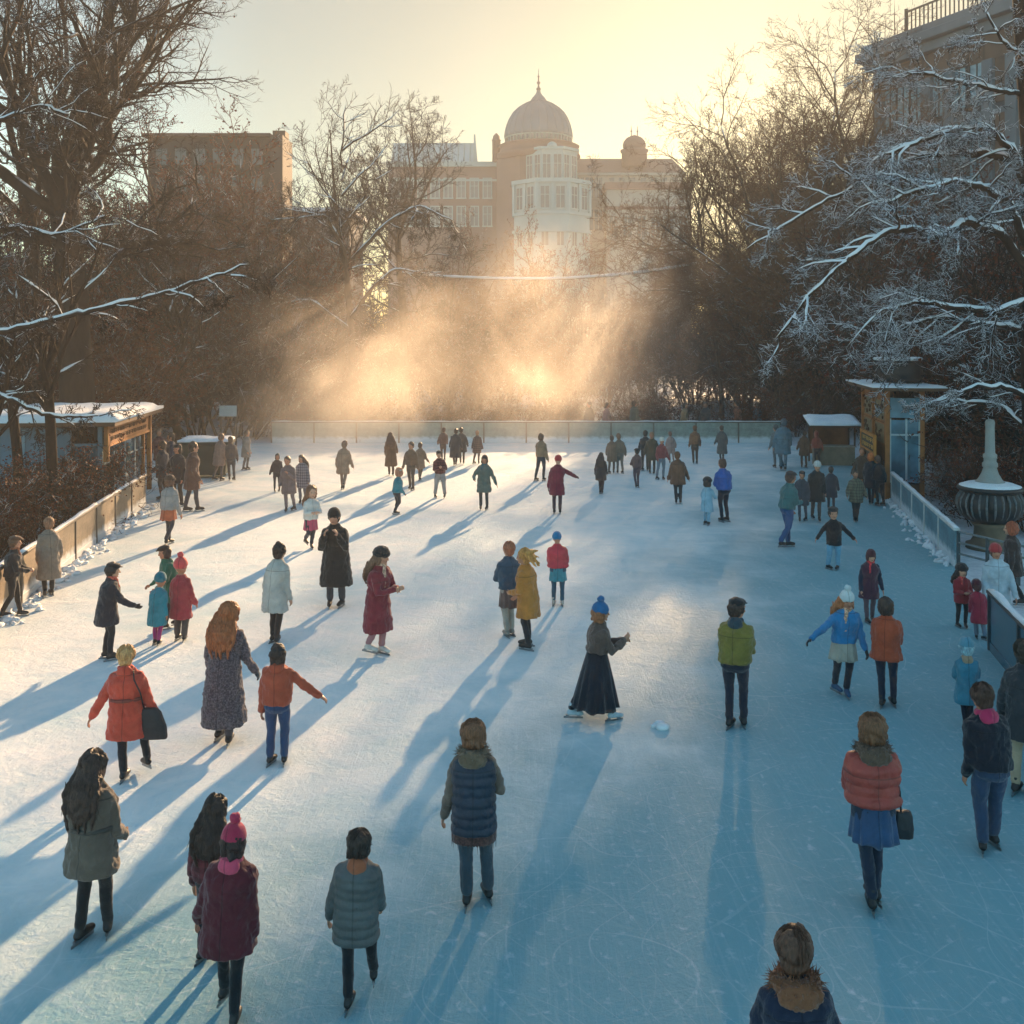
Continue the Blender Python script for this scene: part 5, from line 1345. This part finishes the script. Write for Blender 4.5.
f1 = P(873, 908, 712, 'woman in rust puffer jacket and blue skirt gliding on one leg, bag at hip', 4, ('puffer', '#963122'), '#15243a', ('bob', '#5a3a24'), None,
  ((22, 4, 95, 30), (22, 6, 95, 30)), ((-.03, -.05, 0, 4), (.03, .06, .02, -14)), collar=('fur', '#5b4536'), skirt=('#25466b', .13, .118), hem=.05, bulk=1.1)
bag(f1[1], 1, 'small dark shoulder bag at the hip of the rust puffer jacket skater', '#161a22', .17, .24, f1[1]['hip'] + .02)
P(991, 852, 684, 'man in black jacket with magenta hood and blue jeans at the right edge', -6, ('jacket', '#121624'), '#20324c', ('short', '#3a241a'), None,
  ((2, 7, 18, 5), (14, 10, 48, 10)), ((-.1, .0, 0, 30), (.09, .12, 0, -8)), collar=('hood', '#b3164e'), legkind='denim', baggy=1.18, bulk=1.08)
P(1026, 796, 640, 'person in beige trousers cut off by the right edge behind the magenta hooded man', 30, ('parka', '#2a2d33'), '#a08c72', ('short', '#2a2018'), None, (HANG, HANG))
P(797, 1222, 932, 'brown-haired person in navy coat with brown-lined hood at the bottom edge, back turned', 0, ('parka', '#18233a'), '#14161c', ('short', '#4a3226'), None,
  (HANG, HANG), collar=('fur', '#7a4a2c'), bulk=1.0)
# ---------------- left group
P(107, 660, 562, 'man in dark blue parka with red scarf and black cap pointing to the right', 62, ('parka', '#20222c'), '#1c1e25', ('short', '#1d1613'), ('cap', '#17171a'),
  ((4, 8, 15, 5), (38, 8, 28, 2)), ((-.08, .0, 0, 10), (.1, .06, 0, -8)), collar=('scarf', '#b0442c'), gloves='#1b1b1f', bulk=1.08)
j1 = P(127, 779, 645, 'blonde person in bright orange-red coat with black bag, skating away', -4, ('coat', '#c23a1c'), '#1c1c24', ('short', '#a5764a'), None,
  ((-6, 28, 12, -4), (-2, 18, 24, -2)), ((-.02, -.06, 0, 6), (.2, .2, .06, -40)), collar=('hood', '#c23a1c'), bulk=1.1, belt='#7d2a18')
bag(j1[1], 1, 'black bag swinging at the right hip of the orange-red coat skater', '#14151c', .3, .36, j1[1]['hip'] + .06, .16, -.03)
P(224, 742, 600, 'woman in ankle-length grey tweed coat with long auburn hair down her back', 6, ('maxi', '#50474c'), '#4a4248', ('long', '#7a4424'), None,
  ((4, 8, 24, 8), (10, 16, 22, -4)), ((-.08, .06, 0, 10), (.1, -.08, 0, -8)), kind='tweed', gloves='#3b4348', hy=-30, hp=-16)
P(277, 765, 643, 'dark-haired woman in rust hooded jacket and blue jeans, right arm held out', 2, ('jacket', '#a8401f'), '#1d3455', ('bob', '#241510'), ('band', '#2b2a30'),
  ((0, 7, 8, 2), (8, 48, 8, -10)), ((-.09, .0, 0, 14), (.1, .03, 0, -8)), collar=('hood', '#a8401f'), legkind='denim', baggy=1.1, bulk=1.05)
P(275, 643, 543, 'woman with high bun in pale grey coat and black trousers facing away', 22, ('coat', '#a9a299'), '#1c1a1e', ('bun', '#201513'), None,
  ((4, 10, 12, 0), (4, 8, 14, 2)), ((-.04, .02, 0, 6), (.07, -.03, 0, -20)), bulk=1.0)
P(336, 607, 507, 'man in long black coat facing the camera with both hands raised to his face', 184, ('long', '#1f2020'), '#2a2f38', ('short', '#211a16'), ('beanie', '#171719'),
  ((36, 10, 118, 24), (36, 10, 118, 24)), ((-.1, .0, 0, 12), (.1, .04, 0, -8)), legkind='denim', bulk=1.12, baggy=1.15)
P(378, 655, 545, 'woman in crimson long coat with dark fur hat, holding her hands in front', 120, ('long', '#7d1d2b'), '#a06a6c', ('long', '#5b4030'), ('fur', '#2c2726'),
  ((28, 6, 78, 20), (28, 6, 78, 20)), ((-.07, .04, 0, 6), (.08, -.1, .04, -8)), collar=('scarf', '#b98e74'), skate='#c9c2bb')
P(157, 645, 573, 'small child in teal coat and hat with pink leggings', 12, ('coat', '#127786'), '#a22a66', ('none', '#2a1a14'), ('beanie', '#0e6a78'),
  (HANG, HANG), ((-.05, .02, 0, 6), (.07, -.02, 0, -10)), child=True)
P(181, 641, 558, 'child in red jacket and coral pom hat with grey trousers', 8, ('coat', '#a12c33'), '#4b423f', ('none', '#2a1a14'), ('pom', '#cf3a3a'),
  (HANG, HANG), ((-.08, .02, 0, 6), (.09, -.02, 0, -10)), child=True, baggy=1.3)
P(172, 628, 543, 'person in green coat and dark cap bending towards the teal child', 235, ('coat', '#1d5a45'), '#2a2c30', ('bob', '#3a2418'), ('cap', '#33221c'),
  ((30, 8, 25, 4), (30, 8, 25, 4)), lean=12)
P(169, 545, 475, 'person in grey top with bright orange skirt and dark leggings near the left exit', 20, ('jacket', '#8c8581'), '#33343c', ('bob', '#4a2f22'), ('fur', '#4a3326'),
  ((0, 10, 20, 4), (2, 12, 14, 2)), collar=('scarf', '#2f3038'), skirt=('#b0522a', .13, .115))
P(12, 618, 535, 'man in black jacket and trousers leaning at the left edge of the boards', 70, ('jacket', '#1a1a20'), '#17181d', ('short', '#4a3020'), ('cap', '#5a3a28'),
  ((20, 8, 60, 16), (20, 8, 60, 16)), collar=('scarf', '#7d4428'))
P(49, 596, 517, 'person in taupe coat leaning against the beige left boards', 320, ('long', '#7a6a5c'), '#1c1b1e', ('short', '#6d4c38'), None, (HANG, HANG), lean=8)
P(178, 507, 443, 'dark-coated person with hand on hip in the group by the green bin', 200, ('parka', '#2a2a31'), '#25262c', ('bob', '#241813'), ('cap', '#1b1b1e'), (HANG, (4, 30, 60, 20)))
P(192, 512, 441, 'tall person in brown coat walking right past the green bin', 60, ('coat', '#5a3a30'), '#3a3a42', ('short', '#241a15'), None, (HANG, HANG), ((-.05, -.12, 0, 6), (.06, .14, 0, -8)))
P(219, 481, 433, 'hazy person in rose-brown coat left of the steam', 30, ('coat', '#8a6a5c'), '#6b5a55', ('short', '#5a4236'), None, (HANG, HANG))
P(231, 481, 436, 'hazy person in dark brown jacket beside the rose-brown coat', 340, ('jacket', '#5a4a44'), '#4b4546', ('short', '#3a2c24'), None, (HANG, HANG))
# ---------------- middle left
P(311, 549, 485, 'girl in white top and pink shorts with dark tights, arms folded', 150, ('jacket', '#c3bab2'), '#26303c', ('long', '#5a3a28'), None,
  ((28, 8, 70, 24), (28, 8, 70, 24)), ((-.02, .0, 0, 6), (.08, -.18, .12, -8)), skirt=('#b33b58', .15, .11), child=True)
P(289, 512, 455, 'person in mauve-brown coat at the edge of the left shade', 185, ('coat', '#6d5856'), '#6a5c5f', ('short', '#4a342a'), None, ((30, 10, 110, 20), (6, 10, 30, 4)))
P(277, 492, 453, 'small dark figure left of the mauve-brown coat', 170, ('jacket', '#3d3236'), '#3a3438', ('bob', '#2a1c18'), None, (HANG, HANG))
P(303, 504, 454, 'person in patterned grey coat right of the mauve-brown coat', 200, ('coat', '#77696c'), '#6b6268', ('long', '#4b3830'), None, (HANG, HANG), kind='plaid')
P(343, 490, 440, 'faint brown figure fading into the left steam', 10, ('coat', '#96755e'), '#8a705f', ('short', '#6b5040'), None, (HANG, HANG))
P(397, 515, 467, 'child in teal jacket and dark trousers at the shade line', 60, ('jacket', '#147480'), '#262a33', ('short', '#8a5a44'), ('band', '#b9b1a6'),
  (HANG, HANG), ((-.07, .0, 0, 6), (.08, -.1, .05, -8)), child=True)
P(391, 476, 432, 'person in long tawny coat in front of the left steam', 350, ('long', '#6d4c38'), '#5a4238', ('long', '#4a3024'), None, (HANG, HANG))
P(411, 490, 441, 'person in brown jacket striding left of the plaid skater', 200, ('jacket', '#6b5140'), '#5a4a40', ('short', '#4a3328'), None, ((0, 14, 12, 0), (0, 14, 12, 0)), ((-.12, .1, 0, 6), (.1, -.12, 0, -8)))
P(420, 481, 442, 'slim figure in fawn coat tucked behind the brown jacket skater', 20, ('coat', '#7d6350'), '#6b5748', ('short', '#4a3428'), None, (HANG, HANG))
P(440, 498, 450, 'skater in dark red plaid jacket and pale grey trousers with legs apart', 170, ('jacket', '#5a2a2a'), '#8b8481', ('short', '#2a1d18'), ('cap', '#221d1d'),
  ((24, 10, 92, 20), (24, 10, 92, 20)), ((-.17, .02, 0, 16), (.17, -.02, 0, -16)), kind='plaid', baggy=1.3)
P(443, 461, 427, 'small brown figure by the far boards left of the dark pair', 0, ('jacket', '#6a4c42'), '#5c4a44', ('short', '#4a3228'), None, (HANG, HANG))
P(455, 466, 428, 'left one of the dark-coated pair by the far boards', 5, ('long', '#453c3c'), '#3c3638', ('short', '#33241e'), None, (HANG, HANG))
P(462, 464, 427, 'right one of the dark-coated pair by the far boards', 355, ('coat', '#4d4240'), '#443c3c', ('short', '#3a2820'), None, (HANG, HANG))
P(477, 464, 430, 'figure in brown patterned coat by the far boards right of the dark pair', 20, ('coat', '#6b4f45'), '#5a4640', ('short', '#8a6248'), None, (HANG, HANG), kind='plaid')
P(484, 510, 454, 'woman in grey-green coat with teal shoulders casting a long shadow', 188, ('coat', '#55615a'), '#3d3d3c', ('bob', '#2f241e'), ('band', '#3c3a36'),
  ((6, 26, 12, 0), (14, 30, 60, 10)), ((-.09, .0, 0, 8), (.1, .02, 0, -8)), collar=('scarf', '#31545c'))
P(541, 481, 433, 'man in tan jacket and dark trousers skating right by the right steam', 40, ('jacket', '#8b6c50'), '#3d3a40', ('short', '#5a4030'), None, ((20, 10, 70, 20), (4, 8, 14, 4)), ((-.1, -.16, 0, 6), (.08, .06, 0, -8)))
P(557, 514, 455, 'woman in maroon coat and scarlet hat with right arm stretched out', 6, ('coat', '#7d2130'), '#4a3338', ('none', '#3a2018'), ('beanie', '#b82a2c'),
  ((2, 10, 14, 2), (26, 62, 22, 0)), ((-.08, .0, 0, 8), (.09, .0, 0, -8)), gloves='#33242a')
P(509, 637, 541, 'person in slate jacket and brown skirt standing behind the mustard coat', 330, ('jacket', '#3a4a5a'), '#a19386', ('short', '#8a5138'), None,
  ((24, 6, 80, 20), (10, 8, 40, 10)), ((-.05, .0, 0, 6), (.07, .05, 0, -12)), skirt=('#6a5048', .17, .11), skate='#8a8078')
P(528, 649, 547, 'woman in mustard yellow coat with blonde hair flying to the right', 292, ('coat', '#b86f16'), '#1f1f26', ('flying', '#a8713a'), None,
  ((14, 6, 60, 14), (10, 8, 40, 8)), ((-.1, -.02, 0, 8), (.12, .06, 0, -14)), bulk=1.02)
P(558, 606, 532, 'person in red puffer jacket with blue hat and teal skirt, back turned', 4, ('puffer', '#c9202c'), '#3b5262', ('none', '#2a1a14'), ('beanie', '#1c6f9e'),
  ((18, 8, 95, 30), (18, 8, 95, 30)), ((-.1, .0, 0, 12), (.1, .0, 0, -10)), skirt=('#3f8791', .14, .115), bulk=1.14, skate='#b9a79b', hem=.03)
P(597, 720, 601, 'woman in blue beanie, brown fur jacket and full black skirt gliding to the right', 80, ('jacket', '#5b463e'), '#20202a', ('bob', '#7a4c30'), ('pom', '#155f93'),
  ((30, 6, 80, 14), (34, 6, 88, 14)), ((-.05, -.34, .03, 6), (.08, .22, 0, -10)), skirt=('#161a26', .37, .21), skate='#a9bcc6', kind='fur', hem=.09, lean=4)
P(735, 728, 597, 'man in olive-green jacket and dark cap standing with hands in front', 24, ('jacket', '#74661e'), '#1c2030', ('short', '#2a1d18'), ('cap', '#1c2026'),
  ((18, 4, 60, 18), (18, 4, 60, 18)), ((-.06, -.04, 0, 10), (.1, .08, 0, -24)), collar=('hood', '#2e3f4a'), bulk=1.1, hy=30)
# ---------------- middle right
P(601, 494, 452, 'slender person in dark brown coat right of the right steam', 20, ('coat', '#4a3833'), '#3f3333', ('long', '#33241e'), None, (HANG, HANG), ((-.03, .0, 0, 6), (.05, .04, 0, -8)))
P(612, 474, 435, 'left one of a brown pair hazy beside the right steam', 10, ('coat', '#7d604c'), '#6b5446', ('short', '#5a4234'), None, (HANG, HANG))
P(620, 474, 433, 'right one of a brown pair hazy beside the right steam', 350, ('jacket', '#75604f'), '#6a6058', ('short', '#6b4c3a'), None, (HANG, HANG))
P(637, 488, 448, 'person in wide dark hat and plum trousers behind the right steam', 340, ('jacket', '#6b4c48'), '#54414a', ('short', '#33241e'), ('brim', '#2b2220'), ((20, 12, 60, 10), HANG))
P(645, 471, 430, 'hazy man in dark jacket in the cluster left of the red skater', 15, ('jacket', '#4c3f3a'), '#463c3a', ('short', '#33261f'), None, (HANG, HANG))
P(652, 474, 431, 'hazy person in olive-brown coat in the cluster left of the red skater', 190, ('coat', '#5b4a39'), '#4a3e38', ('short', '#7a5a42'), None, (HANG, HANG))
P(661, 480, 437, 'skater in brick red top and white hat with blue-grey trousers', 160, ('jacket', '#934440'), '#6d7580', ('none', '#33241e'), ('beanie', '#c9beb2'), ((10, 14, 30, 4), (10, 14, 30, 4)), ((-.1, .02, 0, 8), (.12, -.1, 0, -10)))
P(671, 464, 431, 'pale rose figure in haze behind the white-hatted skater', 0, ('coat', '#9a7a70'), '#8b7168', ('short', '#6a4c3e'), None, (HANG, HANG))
P(678, 504, 451, 'person in rust-brown parka with dark shorts and leggings casting a long shadow', 6, ('parka', '#6b4632'), '#3a3436', ('short', '#54331f'), None, ((4, 16, 14, 2), (6, 20, 18, 0)), ((-.06, .0, 0, 8), (.08, .02, 0, -8)), bulk=1.1)
P(695, 464, 425, 'person in tawny jacket near the right part of the far boards', 0, ('jacket', '#85573a'), '#5a4438', ('short', '#5a3a28'), None, (HANG, HANG), ((-.07, 0, 0, 5), (.08, 0, 0, -5)))
P(722, 462, 425, 'person in long mouse-grey coat near the right end of the far boards', 350, ('long', '#5a5653'), '#4a4a4c', ('short', '#3a2c24'), None, (HANG, HANG))
P(707, 525, 477, 'child in pale blue snowsuit leaning on the royal blue coat', 40, ('coat', '#7fa3b5'), '#6d9ab2', ('bob', '#2a1d1a'), ('fur', '#2a2628'), ((20, 20, 30, 0), (26, 20, 70, 10)), collar=('scarf', '#b8988a'), child=True)
P(724, 522, 458, 'adult in royal blue jacket and black trousers holding the pale blue child', 330, ('jacket', '#12509b'), '#1d2130', ('short', '#4a3024'), None, ((20, 10, 60, 20), (4, 10, 20, 4)), ((-.09, .0, 0, 8), (.1, .0, 0, -8)), bulk=1.12)
P(787, 548, 470, 'man in green-grey jacket and blue jeans standing sideways on the right', 70, ('jacket', '#2f5f62'), '#1e4068', ('short', '#3a2620'), ('cap', '#3a3030'), ((10, 6, 30, 8), (20, 6, 70, 16)), legkind='denim', baggy=1.1)
P(802, 522, 470, 'slim person in slate coat left of the tall brown coat', 200, ('coat', '#3a3d46'), '#4a4a54', ('short', '#2a2220'), ('cap', '#232329'), (HANG, HANG))
P(816, 521, 460, 'tall person in dark brown coat with white-banded hat', 185, ('coat', '#332c2b'), '#4a4240', ('short', '#2a201c'), ('beanie', '#b7b1ad'), (HANG, HANG), bulk=1.1)
P(831, 512, 466, 'dark figure behind the tall brown coat', 20, ('coat', '#3a3c44'), '#3a3c44', ('short', '#2a2420'), None, (HANG, HANG))
P(834, 570, 506, 'child in black jacket and sky blue trousers with arms out', 185, ('jacket', '#17191f'), '#5f95b0', ('short', '#231b18'), ('cap', '#1d1c20'), ((10, 42, 20, 0), (10, 42, 20, 0)), ((-.1, .0, 0, 30), (.14, -.04, 0, -30)), child=True, baggy=1.2, hem=-.06)
P(856, 522, 469, 'person in olive plaid jacket near the kiosk', 190, ('parka', '#565243'), '#26272c', ('short', '#3a2c22'), None, ((6, 20, 40, 6), (6, 20, 40, 6)), ((-.03, .0, 0, 4), (.05, .03, 0, -6)), kind='plaid')
P(871, 505, 452, 'person with orange hair in black coat by the kiosk notice board', 30, ('coat', '#1f2129'), '#20222a', ('bob', '#9a4f22'), None, (HANG, HANG))
P(880, 506, 455, 'man in black jacket and trousers close to the kiosk corner', 340, ('jacket', '#191b22'), '#1a1c22', ('short', '#3a2822'), None, (HANG, HANG))
P(869, 622, 548, 'child in navy and maroon coat with bright red scarf walking forward', 180, ('coat', '#4b2536'), '#54424a', ('bob', '#3a1e1c'), ('beanie', '#4a1f26'), ((0, 14, 14, 2), HANG), ((-.08, .0, 0, 8), (.09, .14, 0, -8)), collar=('scarf', '#c41f25'), sleeves='#24283c')
P(844, 697, 588, 'girl in bright blue jacket over beige skirt with white hat and arm stretched left', 178, ('jacket', '#0f73a8'), '#1c1f2c', ('long', '#8a5230'), ('pom', '#b9c2c4'),
  ((10, 14, 20, 4), (18, 52, 8, -6)), ((-.04, .03, 0, 6), (.08, -.16, .02, -20)), collar=('scarf', '#b58a6e'), skirt=('#a39a8c', .15, .125), gloves='#1b2026', skate='#1f4a6d')
P(886, 707, 597, 'person in burnt orange jacket and dark trousers looking right', 28, ('parka', '#a03c14'), '#1a2033', ('bob', '#2a1e1a'), None, ((18, 3, 60, 16), (18, 3, 60, 16)), ((-.05, -.05, 0, 4), (.1, .1, 0, -28)), bulk=1.08, hy=35, hem=-.05)
P(962, 628, 563, 'child in red jacket facing forward beside the right boards', 182, ('jacket', '#8d1c26'), '#14171f', ('long', '#2a1a16'), ('fur', '#2f2424'), ((16, 10, 80, 20), (16, 10, 80, 20)), child=True, collar=('scarf', '#c23b34'), hem=-.06)
P(979, 640, 580, 'child in raspberry jacket with back turned and grey trousers', 10, ('coat', '#8e1531'), '#56687a', ('short', '#3a1c1c'), ('beanie', '#4d1a24'), (HANG, HANG), child=True, baggy=1.2)
P(997, 637, 543, 'person in pale silver snowsuit with red hat by the right boards', 195, ('coat', '#9fabb5'), '#8595a3', ('short', '#33241e'), ('beanie', '#a82a2a'), (HANG, HANG), skate='#22262c')
P(1013, 607, 521, 'person in dark brown jacket at the boards on the right edge', 300, ('parka', '#3a2a26'), '#14151a', ('bob', '#7a3a22'), None, (HANG, HANG))
P(967, 728, 638, 'child in teal and tan jacket with dark trousers near the right edge', 10, ('coat', '#27738a'), '#16182a', ('short', '#7a94a0'), ('beanie', '#4a8296'), ((10, 10, 60, 16), (16, 12, 90, 20)), ((-.03, .0, 0, 4), (.06, .05, 0, -10)), collar=('hood', '#a08468'), child=True)
P(783, 471, 418, 'hazy person in blue-grey coat at the right end of the far boards', 15, ('coat', '#4f6b78'), '#5a6f7a', ('short', '#33414a'), None, (HANG, HANG), bulk=1.1)
P(777, 468, 424, 'faint grey figure left of the hazy blue-grey coat', 340, ('jacket', '#6a6f70'), '#66696c', ('short', '#4a4440'), None, (HANG, HANG))
P(804, 468, 430, 'person in brown coat left of the snow-roofed stall', 5, ('coat', '#6a4a35'), '#4a3c34', ('short', '#3a2a20'), None, (HANG, HANG))
P(817, 466, 431, 'person in brick-orange hooded jacket left of the snow-roofed stall', 0, ('jacket', '#9a4530'), '#4a4040', ('none', '#3a2a20'), ('hoodup', '#9a4530'), (HANG, HANG))

for px_, y0_, y1_, lb, st_, c_, l_, h_ in (
    (163, 500, 440, 'stooping onlooker in dark jacket right beside the booth corner', 'parka', '#33323a', '#2b2b31', '#2a1c16'),
    (172, 489, 432, 'onlooker in navy coat behind the group by the green bin', 'coat', '#2c3446', '#26282f', '#33241c'),
    (160, 476, 428, 'onlooker in maroon coat at the back of the group by the booth', 'coat', '#5a2f34', '#2e2a2e', '#3a2a20'),
    (246, 470, 430, 'hazy onlooker in grey coat near the white sign', 'coat', '#77706c', '#5a5554', '#4a382e'),
    (590, 440, 401, 'spectator in brown coat behind the far boards left of the rose spectator', 'coat', '#6b4f3e', '#4a4040', '#3a2a20'),
    (606, 440, 402, 'spectator in rose jacket behind the far boards', 'jacket', '#9a6660', '#4a4040', '#3a2a20'),
    (634, 440, 400, 'spectator in dark green jacket behind the far boards', 'jacket', '#3c4a40', '#4a4040', '#3a2a20'),
    (684, 440, 402, 'spectator in tan coat behind the far boards', 'coat', '#8a6a48', '#4a4040', '#3a2a20'),
    (706, 440, 401, 'spectator in charcoal coat behind the far boards', 'coat', '#3f3c3c', '#4a4040', '#3a2a20'),
    (738, 440, 400, 'spectator in russet jacket behind the far boards', 'jacket', '#8a4a30', '#4a4040', '#3a2a20'),
    (758, 440, 402, 'spectator in slate blue jacket behind the far boards', 'jacket', '#4a6070', '#4a4040', '#3a2a20'),
    (862, 497, 447, 'onlooker in brown parka squeezed between stall and kiosk', 'parka', '#4a382c', '#2a2a2e', '#5a3a26'),
    (888, 497, 446, 'onlooker in dark red coat by the kiosk wall', 'coat', '#5a2a28', '#26262b', '#2a1c16')):
    P(px_, y0_, y1_, lb, (px_ * 37) % 360, (st_, c_), l_, ('short', h_), None, (HANG, HANG))

# ---- bake the soft surfaces (remesh, smooth, folds) into plain meshes
dg = bpy.context.evaluated_depsgraph_get(); dg.update()
baked = []
for o in PEND: baked.append(bpy.data.meshes.new_from_object(o.evaluated_get(dg)))
for o, me in zip(PEND, baked):
    old = o.data; mats = [m for m in old.materials]; o.modifiers.clear(); o.data = me; me.name = o.name.split('.')[0]
    me.materials.clear()
    for m in mats: me.materials.append(m)
    me.polygons.foreach_set('use_smooth', [True] * len(me.polygons))
    bpy.data.meshes.remove(old)
print('PEOPLE', len(PEND), sum(len(m.polygons) for m in baked))
# ================================================================ haze and steam
def volume(name, dens_builder, color, aniso):
    m = bpy.data.materials.new(name); m.use_nodes = True; t = m.node_tree; t.nodes.clear()
    out = t.nodes.new('ShaderNodeOutputMaterial'); vs = t.nodes.new('ShaderNodeVolumeScatter')
    vs.inputs['Color'].default_value = color; vs.inputs['Anisotropy'].default_value = aniso
    t.links.new(vs.outputs[0], out.inputs['Volume']); dens_builder(t, vs); return m
for lb_, box_, d_, col_ in (('thin winter haze hanging over the rink and the near park', (-120, 120, 4, 110, .02, 45), 0.0012, (1.0, .97, .92, 1)),
                            ('paler haze over the far city', (-260, 260, 110.1, 420, .02, 62), 0.0012 * .3, (.92, .96, 1.0, 1))):
    hm = volume('winter_haze', lambda t, vs, d_=d_: vs.inputs['Density'].__setattr__('default_value', d_), col_, .25)
    tag(B().box(*box_).obj('haze', hm), lb_, kind='stuff')
def steam_material(lobes, peak):
    """one drifting body of steam: soft ellipsoidal lobes broken up by turbulence"""
    m = bpy.data.materials.new('steam'); m.use_nodes = True; t = m.node_tree; t.nodes.clear(); N = t.nodes.new
    out = N('ShaderNodeOutputMaterial'); vs = N('ShaderNodeVolumeScatter'); vs.inputs['Color'].default_value = (1.0, .93, .87, 1); vs.inputs['Anisotropy'].default_value = .58
    t.links.new(vs.outputs[0], out.inputs['Volume'])
    def M(op, a, b, cl=False):
        q = N('ShaderNodeMath'); q.operation = op; q.use_clamp = cl
        for k, x in enumerate((a, b)):
            if isinstance(x, bpy.types.NodeSocket): t.links.new(x, q.inputs[k])
            else: q.inputs[k].default_value = x
        return q.outputs[0]
    tc = N('ShaderNodeTexCoord'); n = N('ShaderNodeTexNoise'); n.inputs['Scale'].default_value = .27; n.inputs['Detail'].default_value = 5
    n.inputs['Roughness'].default_value = .6; n.inputs['Distortion'].default_value = 1.0
    mp = N('ShaderNodeMapping'); mp.inputs['Scale'].default_value = (1, .8, .8); mp.inputs['Location'].default_value = (4, 9, 2)
    t.links.new(tc.outputs['Object'], mp.inputs[0]); t.links.new(mp.outputs[0], n.inputs['Vector'])
    tot = None
    for c, r, amp in lobes:
        q = N('ShaderNodeMapping'); q.vector_type = 'TEXTURE'; q.inputs['Location'].default_value = c; q.inputs['Scale'].default_value = r
        t.links.new(tc.outputs['Object'], q.inputs[0]); ln = N('ShaderNodeVectorMath'); ln.operation = 'LENGTH'; t.links.new(q.outputs[0], ln.inputs[0])
        f = M('SUBTRACT', 1.0, ln.outputs['Value'], True); f = M('MULTIPLY', M('MULTIPLY', f, f), M('SUBTRACT', 3.0, M('MULTIPLY', f, 2.0)))
        f = M('MULTIPLY', f, amp); tot = f if tot is None else M('ADD', tot, f)
    w_ = M('MULTIPLY', M('SUBTRACT', n.outputs['Fac'], .27), 2.4, True)
    t.links.new(M('MULTIPLY', M('MULTIPLY', tot, M('POWER', w_, 1.5)), peak), vs.inputs['Density']); return m
def lobe(px, py, Y, rx, rz, dy, amp): return ((gx(px, Y), Y, gz(py, Y)), (rx * Y / F, dy, rz * Y / F), amp)
LOBES = [lobe(570, 395, 47, 135, 165, 7, .55), lobe(545, 315, 49, 115, 125, 6, 1.0), lobe(640, 315, 52, 115, 125, 7, 1.0), lobe(620, 400, 51, 130, 110, 7, .35),
         lobe(350, 395, 47, 135, 120, 7, 1.15), lobe(315, 375, 45, 120, 105, 6, .9), lobe(400, 330, 48, 95, 100, 6, 1.2), lobe(300, 440, 41, 140, 75, 6, .6), lobe(560, 450, 42, 150, 85, 6, .5),
         lobe(480, 410, 51, 450, 105, 8, .6)]
o = B().box(gx(90, 50), gx(860, 50), 34, 61, .03, 13.5).obj('steam', steam_material(LOBES, .058))
tag(o, 'sunlit peach steam rising in soft plumes off the far half of the rink', kind='stuff')
